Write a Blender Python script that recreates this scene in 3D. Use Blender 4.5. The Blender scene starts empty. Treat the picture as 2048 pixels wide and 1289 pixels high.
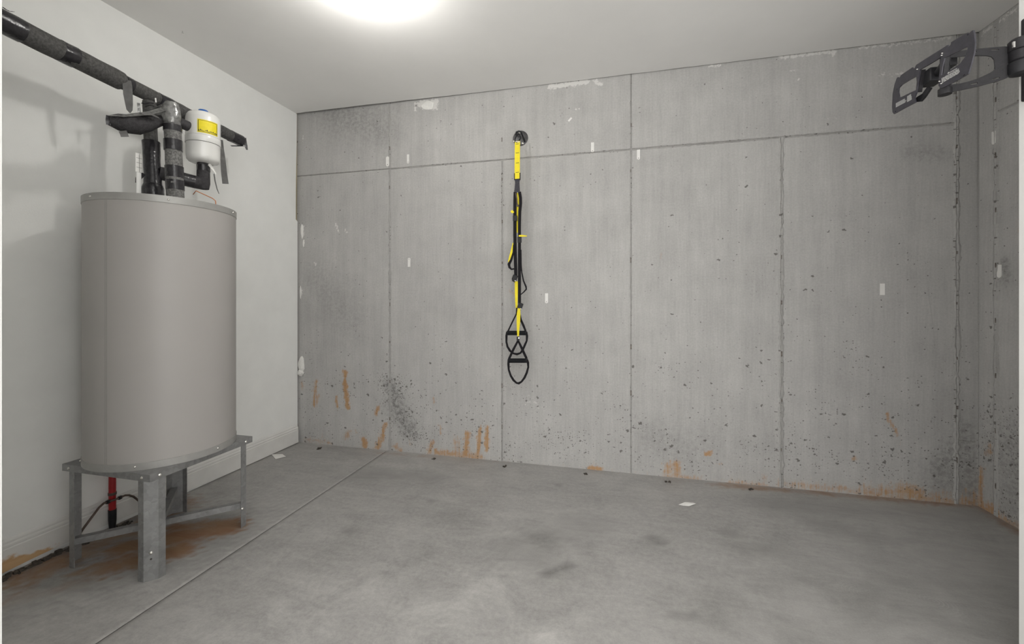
import bpy, bmesh, math, random
import numpy as np
from mathutils import Vector, Matrix, noise as mnoise

random.seed(7)
C = bpy.context.scene.collection
scene = bpy.context.scene

# ------------------------------------------------------------------ camera, world, exposure
YAW = math.radians(13.75)
F = 850.0            # focal length in pixels of a 2048 px wide frame
HZ = 598.0           # horizon row
CAMH = 1.2
cam_d = bpy.data.cameras.new('camera'); cam = bpy.data.objects.new('camera', cam_d); C.objects.link(cam)
cam.location = (0, 0, CAMH); cam.rotation_euler = (math.pi/2, 0, YAW)
cam_d.sensor_width = 36; cam_d.sensor_fit = 'HORIZONTAL'; cam_d.lens = F/2048*36
cam_d.shift_y = -(644.5-HZ)/2048; cam_d.clip_start = 0.02
scene.camera = cam
w = bpy.data.worlds.new('world'); scene.world = w; w.use_nodes = True
w.node_tree.nodes['Background'].inputs[0].default_value = (1.0, 0.992, 0.975, 1)
w.node_tree.nodes['Background'].inputs[1].default_value = 2.75
vs = scene.view_settings
vs.view_transform = 'Standard'; vs.look = 'None'; vs.gamma = 1; vs.use_curve_mapping = False
vs.exposure = 0.05
BULB_STRENGTH = 225.0
HALL_STRENGTH = 200.0

# ------------------------------------------------------------------ survey of the room (metres)
XL, XR, YB, H = -2.58, 2.037, 3.03, 2.74
XS, YS = 1.2805, 1.7446        # stub wall that carries the television bracket
XN, YN = -1.30, 0.6355       # left edge of the opening the camera stands in
_d = Vector((-math.sin(YAW), math.cos(YAW), 0)); _r = Vector((math.cos(YAW), math.sin(YAW), 0))
def ray(px, py): return _d + _r*((px-1024)/F) + Vector((0, 0, (HZ-py)/F))
CAM = Vector((0, 0, CAMH))
def onY(px, py, Y): v = ray(px, py); return CAM + v*(Y/v.y)
def onX(px, py, X): v = ray(px, py); return CAM + v*(X/v.x)
def onZ(px, py, Z=0.0): v = ray(px, py); return CAM + v*((Z-CAMH)/v.z)
def onP(px, py, p, n): v = ray(px, py); return CAM + v*((p-CAM).dot(n)/v.dot(n))

# ------------------------------------------------------------------ materials
def newmat(name):
    m = bpy.data.materials.new(name); m.use_nodes = True
    nt = m.node_tree; b = nt.nodes['Principled BSDF']
    return m, nt, b
class NT:
    def __init__(s, nt): s.nt = nt
    def n(s, t, **k):
        o = s.nt.nodes.new(t)
        for a, v in k.items(): setattr(o, a, v)
        return o
    def link(s, a, b): s.nt.links.new(a, b)
    def put(s, sock, v):
        if isinstance(v, bpy.types.NodeSocket): s.link(v, sock)
        else: sock.default_value = v
    def math(s, op, a, b=0.0, c=0.0, clamp=False):
        o = s.n('ShaderNodeMath', operation=op, use_clamp=clamp)
        s.put(o.inputs[0], a); s.put(o.inputs[1], b); s.put(o.inputs[2], c)
        return o.outputs[0]
    def noise(s, vec, scale, detail=3, rough=0.55, dist=0.0):
        o = s.n('ShaderNodeTexNoise'); s.link(vec, o.inputs['Vector'])
        o.inputs['Scale'].default_value = scale; o.inputs['Detail'].default_value = detail
        o.inputs['Roughness'].default_value = rough; o.inputs['Distortion'].default_value = dist
        return o.outputs['Fac']
    def scale(s, vec, v):
        o = s.n('ShaderNodeVectorMath', operation='MULTIPLY'); s.link(vec, o.inputs[0]); o.inputs[1].default_value = v
        return o.outputs[0]
    def range(s, v, a, b, c, d, smooth=False):
        o = s.n('ShaderNodeMapRange', interpolation_type='SMOOTHSTEP' if smooth else 'LINEAR')
        s.put(o.inputs[0], v)
        for i, x in enumerate((a, b, c, d)): s.put(o.inputs[1+i], x)
        return o.outputs[0]
    def mix(s, f, a, b, mode='MIX'):
        o = s.n('ShaderNodeMix', data_type='RGBA', blend_type=mode)
        s.put(o.inputs[0], f); s.put(o.inputs[6], a if isinstance(a, bpy.types.NodeSocket) else (*a, 1))
        s.put(o.inputs[7], b if isinstance(b, bpy.types.NodeSocket) else (*b, 1))
        return o.outputs[2]
    def attr(s, name):
        o = s.n('ShaderNodeAttribute'); o.attribute_name = name; return o.outputs['Fac']
    def bump(s, h, strength, dist, bsdf):
        o = s.n('ShaderNodeBump'); s.link(h, o.inputs['Height'])
        o.inputs['Strength'].default_value = strength; o.inputs['Distance'].default_value = dist
        s.link(o.outputs[0], bsdf.inputs['Normal'])

def simple(name, col, rough=0.5, metal=0.0, var=0.06, scale=20.0, bump=0.0, bscale=None, spec=0.5, stretch=(1,1,1)):
    m, nt, b = newmat(name); t = NT(nt)
    co = t.n('ShaderNodeTexCoord').outputs['Object']
    v = t.noise(t.scale(co, stretch), scale, 4)
    f = t.range(v, 0.3, 0.7, 1-var, 1+var)
    cc = t.n('ShaderNodeCombineColor')
    for i in range(3): t.link(f, cc.inputs[i])
    t.link(t.mix(1.0, col, cc.outputs[0], 'MULTIPLY'), b.inputs['Base Color'])
    b.inputs['Roughness'].default_value = rough; b.inputs['Metallic'].default_value = metal
    b.inputs['Specular IOR Level'].default_value = spec
    if bump:
        t.bump(t.noise(co, bscale or scale*4, 3), bump, 0.004, b)
    return m

def concrete(name, base=(0.405, 0.397, 0.384)):
    m, nt, b = newmat(name); t = NT(nt)
    uv = t.n('ShaderNodeUVMap', uv_map='UVMap').outputs[0]
    big = t.noise(uv, 1.1, 5, 0.6, 0.4)
    mid = t.noise(uv, 5.0, 4, 0.6)
    streak = t.noise(t.scale(uv, (16, 0.7, 1)), 1.0, 4, 0.6)
    fs = t.noise(t.scale(uv, (90, 5.0, 1)), 1.0, 3, 0.6)
    fine = t.noise(uv, 85, 3, 0.7)
    val = t.math('ADD', t.range(big, 0.3, 0.7, -0.06, 0.06), 1.0)
    val = t.math('ADD', val, t.range(mid, 0.3, 0.7, -0.06, 0.06))
    val = t.math('ADD', val, t.range(streak, 0.3, 0.7, -0.06, 0.06))
    val = t.math('ADD', val, t.range(fs, 0.3, 0.7, -0.045, 0.045))
    val = t.math('ADD', val, t.range(fine, 0.25, 0.75, -0.09, 0.09))
    damp_shade = t.attr('damp_shade')
    val = t.math('MULTIPLY', val, t.math('SUBTRACT', 1.0, t.math('MULTIPLY', damp_shade, t.range(t.noise(uv, 38, 4, 0.7), 0.43, 0.58, 0.3, 1.0))))
    cc = t.n('ShaderNodeCombineColor')
    for i in range(3): t.link(val, cc.inputs[i])
    col = t.mix(1.0, base, cc.outputs[0], 'MULTIPLY')
    # rust and clay stains
    rust = t.attr('rust')
    rn = t.math('ADD', t.math('MULTIPLY', fs, 0.55), t.math('MULTIPLY', t.noise(uv, 40, 4, 0.65), 0.45))
    rf = t.range(t.math('ADD', rust, t.range(rn, 0.3, 0.7, -0.55, 0.45)), 0.2, 1.0, 0.0, 0.85, True)
    rf = t.math('MULTIPLY', rf, t.range(rust, 0.02, 0.25, 0, 1))
    col = t.mix(rf, col, t.mix(mid, (0.36, 0.17, 0.055), (0.44, 0.27, 0.12)))
    sm = t.attr('smear')
    sf = t.math('MULTIPLY', t.range(t.math('ADD', sm, t.range(t.noise(uv, 55, 4, 0.7), 0.3, 0.7, -0.5, 0.3)), 0.25, 0.45, 0, 0.9, True), t.range(sm, 0.02, 0.2, 0, 1))
    col = t.mix(sf, col, (0.62, 0.61, 0.585))
    # blow holes; the shade inside them is put into the colour
    dens = t.math('MULTIPLY', t.attr('pits'), t.range(t.noise(uv, 3.3, 2, 0.6), 0.40, 0.66, 0.15, 1.7))
    nv = t.n('ShaderNodeTexNoise'); t.link(uv, nv.inputs['Vector']); nv.inputs['Scale'].default_value = 60; nv.inputs['Detail'].default_value = 1
    pits = None
    for sc, rr, k, wob, sq in ((24, 0.27, 0.75, 0.026, 1.5), (60, 0.27, 1.0, 0.012, 1.25)):
        off = t.n('ShaderNodeVectorMath', operation='MULTIPLY_ADD')
        t.link(nv.outputs['Color'], off.inputs[0]); off.inputs[1].default_value = (wob, wob*sq, 0); t.link(t.scale(uv, (1, sq, 1)), off.inputs[2])
        vo = t.n('ShaderNodeTexVoronoi', voronoi_dimensions='2D'); t.link(off.outputs[0], vo.inputs['Vector']); vo.inputs['Scale'].default_value = sc
        sp = t.n('ShaderNodeSeparateColor'); t.link(vo.outputs['Color'], sp.inputs[0])
        on = t.math('LESS_THAN', sp.outputs[0], t.math('MULTIPLY', dens, k))
        rad = t.math('MULTIPLY', t.math('ADD', t.math('POWER', sp.outputs[1], 2.0), 0.22), rr)
        hole = t.range(t.math('DIVIDE', vo.outputs['Distance'], rad), 0.65, 1.0, 1.0, 0.0)
        hole = t.math('MULTIPLY', hole, on)
        pits = hole if pits is None else t.math('MAXIMUM', pits, hole)
    col = t.mix(t.math('MULTIPLY', pits, 0.78), col, (0.09, 0.082, 0.075))
    t.link(col, b.inputs['Base Color'])
    b.inputs['Roughness'].default_value = 0.82; b.inputs['Specular IOR Level'].default_value = 0.25
    t.bump(fine, 0.25, 0.002, b)
    return m

def floor_mat():
    m, nt, b = newmat('troweled_concrete'); t = NT(nt)
    uv = t.n('ShaderNodeUVMap', uv_map='UVMap').outputs[0]
    big = t.noise(uv, 0.9, 5, 0.62, 0.6)
    mid = t.noise(uv, 4.2, 6, 0.68, 0.8)
    sw = t.noise(t.scale(uv, (2.2, 9.0, 1)), 1.6, 5, 0.65, 1.2)
    fine = t.noise(uv, 48, 5, 0.75)
    spk = t.noise(uv, 150, 2, 0.6)
    val = t.math('ADD', t.range(big, 0.3, 0.7, -0.13, 0.13), 1.0)
    val = t.math('ADD', val, t.range(mid, 0.3, 0.7, -0.13, 0.13))
    val = t.math('ADD', val, t.range(sw, 0.3, 0.7, -0.08, 0.08))
    val = t.math('ADD', val, t.range(fine, 0.3, 0.7, -0.13, 0.13))
    val = t.math('ADD', val, t.range(spk, 0.3, 0.7, -0.05, 0.05))
    # trowel arcs, pale
    wv = t.n('ShaderNodeTexVoronoi', voronoi_dimensions='2D'); t.link(uv, wv.inputs['Vector']); wv.inputs['Scale'].default_value = 2.6
    arc = t.math('SINE', t.math('MULTIPLY', wv.outputs['Distance'], 190.0))
    amask = t.math('MULTIPLY', t.range(t.noise(uv, 2.3, 3), 0.54, 0.66, 0, 1, True), t.range(wv.outputs['Distance'], 0.05, 0.32, 1, 0))
    val = t.math('ADD', val, t.math('MULTIPLY', t.range(arc, 0.2, 1, 0, 0.16), amask))
    val = t.math('MULTIPLY', val, t.math('SUBTRACT', 1.0, t.math('MULTIPLY', t.attr('damp_shade'), t.range(fine, 0.3, 0.7, 0.15, 0.75))))
    val = t.math('ADD', val, t.math('MULTIPLY', t.attr('smear'), t.range(mid, 0.35, 0.65, 0, 0.4)))
    cc = t.n('ShaderNodeCombineColor')
    for i in range(3): t.link(val, cc.inputs[i])
    col = t.mix(1.0, (0.355, 0.346, 0.333), cc.outputs[0], 'MULTIPLY')
    rust = t.attr('rust')
    rf = t.range(t.math('ADD', rust, t.range(mid, 0.25, 0.75, -0.35, 0.35)), 0.15, 0.95, 0.0, 0.85, True)
    rf = t.math('MULTIPLY', rf, t.range(rust, 0.02, 0.3, 0, 1))
    col = t.mix(rf, col, t.mix(t.range(sw, 0.35, 0.65, 0, 1), (0.21, 0.08, 0.018), (0.24, 0.13, 0.05)))
    t.link(col, b.inputs['Base Color'])
    t.link(t.range(mid, 0.3, 0.7, 0.42, 0.62), b.inputs['Roughness']); b.inputs['Specular IOR Level'].default_value = 0.35
    t.bump(fine, 0.12, 0.003, b)
    return m

def emit(name, col, strength):
    m, nt, b = newmat(name)
    b.inputs['Base Color'].default_value = (*col, 1)
    b.inputs['Emission Color'].default_value = (*col, 1); b.inputs['Emission Strength'].default_value = strength
    return m

def baseboard_mat():
    m, nt, b = newmat('painted_baseboard'); t = NT(nt)
    co = t.n('ShaderNodeTexCoord').outputs['Object']
    n1 = t.noise(co, 9, 4); n2 = t.noise(t.scale(co, (1, 3, 30)), 2, 4)
    f = t.range(n1, 0.3, 0.7, 0.94, 1.04)
    cc = t.n('ShaderNodeCombineColor')
    for i in range(3): t.link(f, cc.inputs[i])
    col = t.mix(1.0, (0.70, 0.69, 0.665), cc.outputs[0], 'MULTIPLY')
    wear = t.range(t.math('ADD', t.attr('wear'), t.range(n1, 0.3, 0.7, -0.3, 0.3)), 0.45, 0.6, 0, 1, True)
    col = t.mix(wear, col, t.mix(n2, (0.46, 0.27, 0.12), (0.62, 0.43, 0.25)))
    t.link(col, b.inputs['Base Color']); b.inputs['Roughness'].default_value = 0.45
    return m

def galvanized():
    m, nt, b = newmat('galvanized_steel'); t = NT(nt)
    co = t.n('ShaderNodeTexCoord').outputs['Object']
    vo = t.n('ShaderNodeTexVoronoi'); t.link(co, vo.inputs['Vector']); vo.inputs['Scale'].default_value = 70
    sp = t.n('ShaderNodeSeparateColor'); t.link(vo.outputs['Color'], sp.inputs[0])
    n1 = t.noise(co, 14, 4)
    v = t.math('ADD', t.range(sp.outputs[0], 0, 1, 0.26, 0.32), t.range(n1, 0.3, 0.7, -0.04, 0.04))
    cc = t.n('ShaderNodeCombineColor')
    t.link(v, cc.inputs[0]); t.link(v, cc.inputs[1]); t.link(v, cc.inputs[2])
    t.link(cc.outputs[0], b.inputs['Base Color'])
    b.inputs['Metallic'].default_value = 0.55; t.link(t.range(n1, 0.3, 0.7, 0.42, 0.6), b.inputs['Roughness'])
    return m

M = dict(
    concrete=concrete('cast_concrete'),
    joint=concrete('cast_concrete_fin', (0.35, 0.343, 0.33)),
    floor=floor_mat(),
    white=simple('white_wall_paint', (0.82, 0.822, 0.80), 0.6, var=0.025, scale=6, bump=0.08, bscale=160, spec=0.3),
    ceil=simple('ceiling_paint', (0.84, 0.83, 0.81), 0.7, var=0.02, scale=3, bump=0.05, bscale=120, spec=0.25),
    trim=baseboard_mat(),
    wood=simple('bare_stud_wood', (0.36, 0.31, 0.21), 0.8, var=0.25, scale=8, stretch=(6, 6, 0.6)),
    dark=simple('dark_void', (0.05, 0.045, 0.04), 0.9, var=0.2),
    brown_tie=simple('rusty_form_tie', (0.15, 0.13, 0.115), 0.8, metal=0.0, var=0.4, scale=60),
    plaster=simple('white_joint_compound', (0.70, 0.69, 0.66), 0.8, var=0.06, scale=60, bump=0.3),
    jacket=simple('warm_grey_enamel', (0.385, 0.368, 0.351), 0.42, var=0.015, scale=4, spec=0.4),
    rim=simple('grey_enamel_band', (0.36, 0.355, 0.34), 0.45, metal=0.3, var=0.05, scale=30),
    galv=galvanized(),
    bolt=simple('zinc_bolt', (0.75, 0.74, 0.70), 0.25, metal=0.9, var=0.1),
    foam=simple('black_foam', (0.045, 0.043, 0.045), 0.75, var=0.3, scale=90, bump=0.5, bscale=260, spec=0.22),
    foamg=simple('dusty_grey_foam', (0.085, 0.083, 0.080), 0.7, var=0.4, scale=110, bump=0.6, bscale=240, spec=0.25),
    foams=simple('speckled_grey_foam', (0.15, 0.148, 0.142), 0.6, var=0.6, scale=130, bump=0.6, bscale=240, spec=0.35),
    tape=simple('glossy_black_tape', (0.022, 0.021, 0.024), 0.22, var=0.3, scale=50, bump=0.35, bscale=70, spec=0.5),
    foil=simple('clear_shiny_tape', (0.20, 0.20, 0.195), 0.2, metal=0.35, var=0.6, scale=45, bump=0.8, bscale=50, spec=0.8),
    tape_tail=simple('matte_tape_tail', (0.13, 0.128, 0.125), 0.55, var=0.2, scale=40, spec=0.2),
    tank=simple('white_enamel', (0.74, 0.735, 0.71), 0.18, var=0.015, scale=5, spec=0.6),
    yellow=simple('yellow_print', (0.80, 0.66, 0.01), 0.5, var=0.05, scale=60),
    ink=simple('black_print', (0.03, 0.03, 0.02), 0.5, var=0.2),
    blue=simple('blue_plastic', (0.03, 0.13, 0.42), 0.35, var=0.1),
    copper=simple('orange_copper_wire', (0.52, 0.18, 0.06), 0.4, metal=0.4, var=0.1),
    brown=simple('brown_tube', (0.085, 0.058, 0.045), 0.5, var=0.2, scale=40),
    red=simple('red_plastic_pipe', (0.34, 0.012, 0.016), 0.35, var=0.15, scale=30),
    black=simple('black_plastic', (0.018, 0.018, 0.02), 0.45, var=0.25, scale=60, spec=0.25),
    web=simple('black_webbing', (0.014, 0.013, 0.015), 0.75, var=0.35, scale=220, bump=0.4, bscale=400, spec=0.12),
    grip=simple('black_foam_grip', (0.013, 0.014, 0.016), 0.8, var=0.3, scale=150, bump=0.5, spec=0.12),
    yweb=simple('yellow_webbing', (0.80, 0.66, 0.015), 0.65, var=0.08, scale=200, bump=0.3, bscale=400),
    greyweb=simple('charcoal_webbing', (0.055, 0.053, 0.062), 0.7, var=0.3, scale=200, bump=0.3, spec=0.15),
    anchor=simple('black_gloss_anchor', (0.045, 0.043, 0.045), 0.3, var=0.4, scale=50, spec=0.6),
    mount=simple('black_powder_coat', (0.020, 0.019, 0.021), 0.42, var=0.2, scale=90, bump=0.15, bscale=400, spec=0.25),
    mplate=simple('dark_slate_steel', (0.040, 0.038, 0.047), 0.36, metal=0.0, var=0.2, scale=60, spec=0.3),
    steel=simple('bright_steel', (0.62, 0.61, 0.60), 0.25, metal=0.9, var=0.1),
    print_white=simple('white_print', (0.62, 0.62, 0.60), 0.6, var=0.05),
    paper=simple('white_paper', (0.80, 0.79, 0.76), 0.8, var=0.04),
    strip=simple('white_plastic_strip', (0.72, 0.71, 0.68), 0.4, var=0.03),
    porcelain=simple('white_porcelain', (0.8, 0.8, 0.78), 0.3, var=0.02),
    debris=simple('dark_debris', (0.07, 0.06, 0.05), 0.9, var=0.5, scale=80),
    bulb=emit('lit_bulb_glass', (1.0, 0.98, 0.94), BULB_STRENGTH),
    bulb_hall=emit('lit_hall_bulb_glass', (1.0, 0.985, 0.955), HALL_STRENGTH),
)

# ------------------------------------------------------------------ mesh helpers
class MB:
    def __init__(s): s.v = []; s.f = []; s.uvs = None
    def add(s, vs, fs):
        o = len(s.v); s.v += [tuple(x) for x in vs]; s.f += [tuple(i+o for i in f) for f in fs]
    def box(s, a, b, rot=None, org=None):
        (x0, y0, z0), (x1, y1, z1) = a, b
        vs = [Vector(p) for p in ((x0,y0,z0),(x1,y0,z0),(x1,y1,z0),(x0,y1,z0),(x0,y0,z1),(x1,y0,z1),(x1,y1,z1),(x0,y1,z1))]
        if rot is not None: vs = [rot @ p + (org or Vector()) for p in vs]
        s.add(vs, [(0,3,2,1),(4,5,6,7),(0,1,5,4),(1,2,6,5),(2,3,7,6),(3,0,4,7)])
        return s
    def cbox(s, c, size, rz=0.0, rx=0.0, ry=0.0):
        R = Matrix.Rotation(rz, 3, 'Z') @ Matrix.Rotation(ry, 3, 'Y') @ Matrix.Rotation(rx, 3, 'X')
        h = [q/2 for q in size]
        return s.box((-h[0],-h[1],-h[2]), h, R, Vector(c))
    def tube(s, pts, r, n=14, cap=True, wob=0.0, seed=0):
        pts = [Vector(p) for p in pts]; k = len(pts)
        rs = list(r) if isinstance(r, (list, tuple)) else [r]*k
        tans = [((pts[min(i+1,k-1)]-pts[max(i-1,0)]).normalized()) for i in range(k)]
        up = Vector((0,0,1)) if abs(tans[0].z) < 0.9 else Vector((1,0,0))
        nx = (up - tans[0]*up.dot(tans[0])).normalized()
        vs = []; fs = []
        for i in range(k):
            nx = (nx - tans[i]*nx.dot(tans[i])).normalized(); ny = tans[i].cross(nx)
            for j in range(n):
                a = 2*math.pi*j/n
                q = pts[i] + (nx*math.cos(a)+ny*math.sin(a))*rs[i]
                if wob: q += (q-pts[i])*wob*mnoise.noise(q*22+Vector((seed*3.1,0,0)))
                vs.append(q)
        for i in range(k-1):
            for j in range(n):
                fs.append((i*n+j, i*n+(j+1)%n, (i+1)*n+(j+1)%n, (i+1)*n+j))
        if cap: fs += [tuple(range(n-1,-1,-1)), tuple(range((k-1)*n, k*n))]
        s.add(vs, fs); return s
    def lathe(s, prof, c=(0,0,0), n=48, axis=None, cap=True):
        """prof: list of (r, h) along the axis (default z)."""
        ax = Vector(axis).normalized() if axis is not None else Vector((0,0,1))
        up = Vector((0,0,1)) if abs(ax.z) < 0.9 else Vector((1,0,0))
        nx = (up-ax*up.dot(ax)).normalized(); ny = ax.cross(nx)
        vs = []; fs = []; k = len(prof); c = Vector(c)
        for r, h in prof:
            for j in range(n):
                a = 2*math.pi*j/n; vs.append(c + ax*h + (nx*math.cos(a)+ny*math.sin(a))*r)
        for i in range(k-1):
            for j in range(n): fs.append((i*n+j, i*n+(j+1)%n, (i+1)*n+(j+1)%n, (i+1)*n+j))
        if cap: fs += [tuple(range(n-1,-1,-1)), tuple(range((k-1)*n, k*n))]
        s.add(vs, fs); return s
    def ribbon(s, pts, width, thick, nrm=(0,-1,0), widths=None):
        """flat strap along pts; nrm is the face normal; closed cross-section."""
        pts = [Vector(p) for p in pts]; k = len(pts); N = Vector(nrm).normalized()
        vs = []; fs = []
        for i in range(k):
            tn = (pts[min(i+1,k-1)]-pts[max(i-1,0)]).normalized()
            sd = tn.cross(N).normalized(); ww = (widths[i] if widths else width)/2
            nn = sd.cross(tn).normalized()
            for a, b in ((-1,-1),(1,-1),(1,1),(-1,1)): vs.append(pts[i]+sd*ww*a+nn*thick/2*b)
        for i in range(k-1):
            for j in range(4): fs.append((i*4+j, i*4+(j+1)%4, (i+1)*4+(j+1)%4, (i+1)*4+j))
        fs += [(3,2,1,0), tuple((k-1)*4+j for j in range(4))]
        s.add(vs, fs); return s
    def plate(s, outline, holes, depth):
        """planar outline (world points) with holes, thickened by the vector depth."""
        bm = bmesh.new(); edges = []
        for loop in [outline]+list(holes):
            vv = [bm.verts.new(p) for p in loop]
            for i in range(len(vv)): edges.append(bm.edges.new((vv[i], vv[(i+1)%len(vv)])))
        bmesh.ops.triangle_fill(bm, use_beauty=True, use_dissolve=False, edges=edges)
        bm.verts.index_update(); bm.verts.ensure_lookup_table()
        fr = [tuple(v.index for v in f.verts) for f in bm.faces]; vs = [v.co.copy() for v in bm.verts]; n = len(vs)
        es = [tuple(v.index for v in e.verts) for e in bm.edges if len(e.link_faces) == 1]
        bm.free(); D = Vector(depth)
        s.add(vs+[v+D for v in vs], fr+[tuple(i+n for i in reversed(f)) for f in fr]+[(a,b,b+n,a+n) for a,b in es])
        return s
    def build(s, name, mat, parent=None, smooth=False, recalc=True, loc=None):
        me = bpy.data.meshes.new(name); me.from_pydata(s.v, [], s.f)
        if recalc:
            bm = bmesh.new(); bm.from_mesh(me); bmesh.ops.recalc_face_normals(bm, faces=bm.faces[:]); bm.to_mesh(me); bm.free()
        me.materials.append(M[mat] if isinstance(mat, str) else mat)
        if smooth:
            me.polygons.foreach_set('use_smooth', [True]*len(me.polygons))
            me.set_sharp_from_angle(angle=math.radians(38))
        o = bpy.data.objects.new(name, me); C.objects.link(o)
        if parent is not None:
            o.parent = parent; pl = parent
            off = Vector()
            while pl is not None: off += pl.location; pl = pl.parent
            me.transform(Matrix.Translation(-off))
        elif loc is not None:
            me.transform(Matrix.Translation(-Vector(loc))); o.location = loc
        return o

def tag(o, label, cat, group=None, kind=None):
    o['label'] = label; o['category'] = cat
    if group: o['group'] = group
    if kind: o['kind'] = kind
    return o
def thing(name, label, cat, loc, group=None):
    o = bpy.data.objects.new(name, None); C.objects.link(o); o.location = loc; o.empty_display_size = 0.05
    return tag(o, label, cat, group)
def bevel(o, wd, seg=2):
    md = o.modifiers.new('bevel', 'BEVEL'); md.width = wd; md.segments = seg; md.limit_method = 'ANGLE'
    return o
def sstep(a, b, x): t = np.clip((x-a)/(b-a), 0, 1); return t*t*(3-2*t)

def grid_piece(name, mat, parent, O, U, V, N, u0, u1, v0, v1, step, paint, relief=0.0, edge=0.004, edges=(1,1,1,1)):
    """cast piece: fine grid face with chamfered edges and returned sides. O + u*U + v*V + h*N."""
    nu = max(2, int(round((u1-u0)/step))+1); nv = max(2, int(round((v1-v0)/step))+1)
    us = np.linspace(u0, u1, nu); vs = np.linspace(v0, v1, nv)
    us = np.concatenate(([us[0]], us, [us[-1]])); vs = np.concatenate(([vs[0]], vs, [vs[-1]]))
    us[1] += edge*0.8*edges[0]; us[-2] -= edge*0.8*edges[1]; vs[1] += edge*0.8*edges[2]; vs[-2] -= edge*0.8*edges[3]
    UU, VV = np.meshgrid(us, vs, indexing='ij')
    Hh = np.zeros_like(UU)
    if relief:
        Hh = relief*(np.sin(UU*3.1+VV*1.3+u0*7)*0.5+np.sin(VV*4.3-UU*2.2+2)*0.35+np.sin(UU*11+VV*7)*0.2)
    Hh[0,:] = -edge if edges[0] else Hh[0,:]; Hh[-1,:] = -edge if edges[1] else Hh[-1,:]
    Hh[:,0] = -edge if edges[2] else Hh[:,0]; Hh[:,-1] = -edge if edges[3] else Hh[:,-1]
    Pt = (np.array(O)[None,None,:]+UU[...,None]*np.array(U)+VV[...,None]*np.array(V)+Hh[...,None]*np.array(N))
    a, bb = UU.shape; idx = np.arange(a*bb).reshape(a, bb)
    q = np.stack([idx[:-1,:-1], idx[1:,:-1], idx[1:,1:], idx[:-1,1:]], -1).reshape(-1, 4)
    if np.dot(np.cross(U, V), N) < 0: q = q[:, ::-1]
    me = bpy.data.meshes.new(name); me.from_pydata(Pt.reshape(-1,3).tolist(), [], q.tolist())
    me.materials.append(M[mat]); me.polygons.foreach_set('use_smooth', [True]*len(me.polygons))
    uvl = me.uv_layers.new(name='UVMap')
    li = np.empty(len(me.loops), dtype=np.int32); me.loops.foreach_get('vertex_index', li)
    flat = np.stack([UU.reshape(-1), VV.reshape(-1)], -1)[li].astype(np.float32)
    uvl.data.foreach_set('uv', flat.reshape(-1))
    for k, arr in paint(UU.reshape(-1), VV.reshape(-1)).items():
        at = me.attributes.new(k, 'FLOAT', 'POINT'); at.data.foreach_set('value', np.clip(arr, 0, 2.5).astype(np.float32))
    o = bpy.data.objects.new(name, me); C.objects.link(o); o.parent = parent
    if parent is not None: me.transform(Matrix.Translation(-parent.location))
    return o

def strokes(u, v, lst):
    out = np.zeros_like(u)
    for (a0, b0, a1, b1, r, k) in lst:
        dx, dy = a1-a0, b1-b0; L = dx*dx+dy*dy+1e-9
        tt = np.clip(((u-a0)*dx+(v-b0)*dy)/L, 0, 1)
        d = np.hypot(u-(a0+tt*dx), v-(b0+tt*dy))
        d = d*(1+0.30*np.sin(u*97+v*31+a0*50)*np.sin(v*83-u*41)+0.22*np.sin(u*211-v*57)*np.sin(v*149+u*33+b0*9))
        out = np.maximum(out, k*(1-sstep(0.0, 1.6, d/r)))
    return out

# ------------------------------------------------------------------ floor
def bw(lst):      # back wall survey strokes: image rows/cols -> wall metres
    out = []
    for x0, y0, x1, y1, r, k in lst:
        p, q = onY(x0, y0, YB), onY(x1, y1, YB); t = (p-CAM).dot(_d); out.append((p.x, p.z, q.x, q.z, r*t/F, k))
    return out
def fl(lst):
    out = []
    for x0, y0, x1, y1, r, k in lst:
        p, q = onZ(x0, y0), onZ(x1, y1); out.append((p.x, p.y, q.x, q.y, r, k))
    return out
F_RUST = [(-2.46, 1.30, -2.46, 1.95, 0.14, 0.75), (-2.30, 1.55, -1.97, 1.82, 0.10, 1.0), (-2.2, 1.42, -2.02, 1.60, 0.10, 0.85),
          (-2.40, 1.12, -2.2, 1.32, 0.10, 0.35), (-2.30, 1.33, -2.27, 1.42, 0.025, 0.8), (-2.25, 1.75, -2.0, 1.86, 0.05, 0.9),
          (-1.85, 2.96, -0.55, 3.03, 0.05, 0.30), (0.6, 2.98, 2.04, 3.03, 0.06, 0.5), (2.0, 2.7, 2.04, 3.03, 0.05, 0.6)]
F_DAMP_SHADE = fl([(1080,1078,1090,1082,0.09,0.7), (1040,1100,1060,1108,0.16,0.35), (1120,1060,1150,1050,0.16,0.35), (1305,1078,1318,1084,0.045,0.7), (1090,1150,1140,1130,0.03,0.8), (1180,1060,1200,1052,0.12,0.25),
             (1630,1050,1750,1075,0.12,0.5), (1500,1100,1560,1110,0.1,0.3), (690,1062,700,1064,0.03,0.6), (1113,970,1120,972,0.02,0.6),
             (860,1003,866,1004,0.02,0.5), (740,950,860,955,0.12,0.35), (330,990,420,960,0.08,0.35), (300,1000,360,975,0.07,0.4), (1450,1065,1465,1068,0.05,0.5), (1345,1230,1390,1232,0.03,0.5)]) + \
         [(-2.55, 1.1, -2.55, 2.0, 0.05, 0.85), (-2.32, 1.45, -2.1, 1.75, 0.30, 0.75), (0.9, 2.75, 1.9, 2.9, 0.2, 0.3), (0.9, 1.6, 1.6, 2.2, 0.7, 0.3)]  # right strokes paint the near wall's shade; under the stand, stain plus painted shade
F_SMEAR = fl([(850,1190,1000,1180,0.12,0.7), (640,1190,760,1170,0.15,0.5), (560,1240,620,1260,0.1,0.7), (1070,1270,1100,1275,0.05,0.8), (640,930,700,925,0.05,0.5), (700,925,850,935,0.04,0.4), (980,1030,1000,1035,0.05,0.5)])
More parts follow.
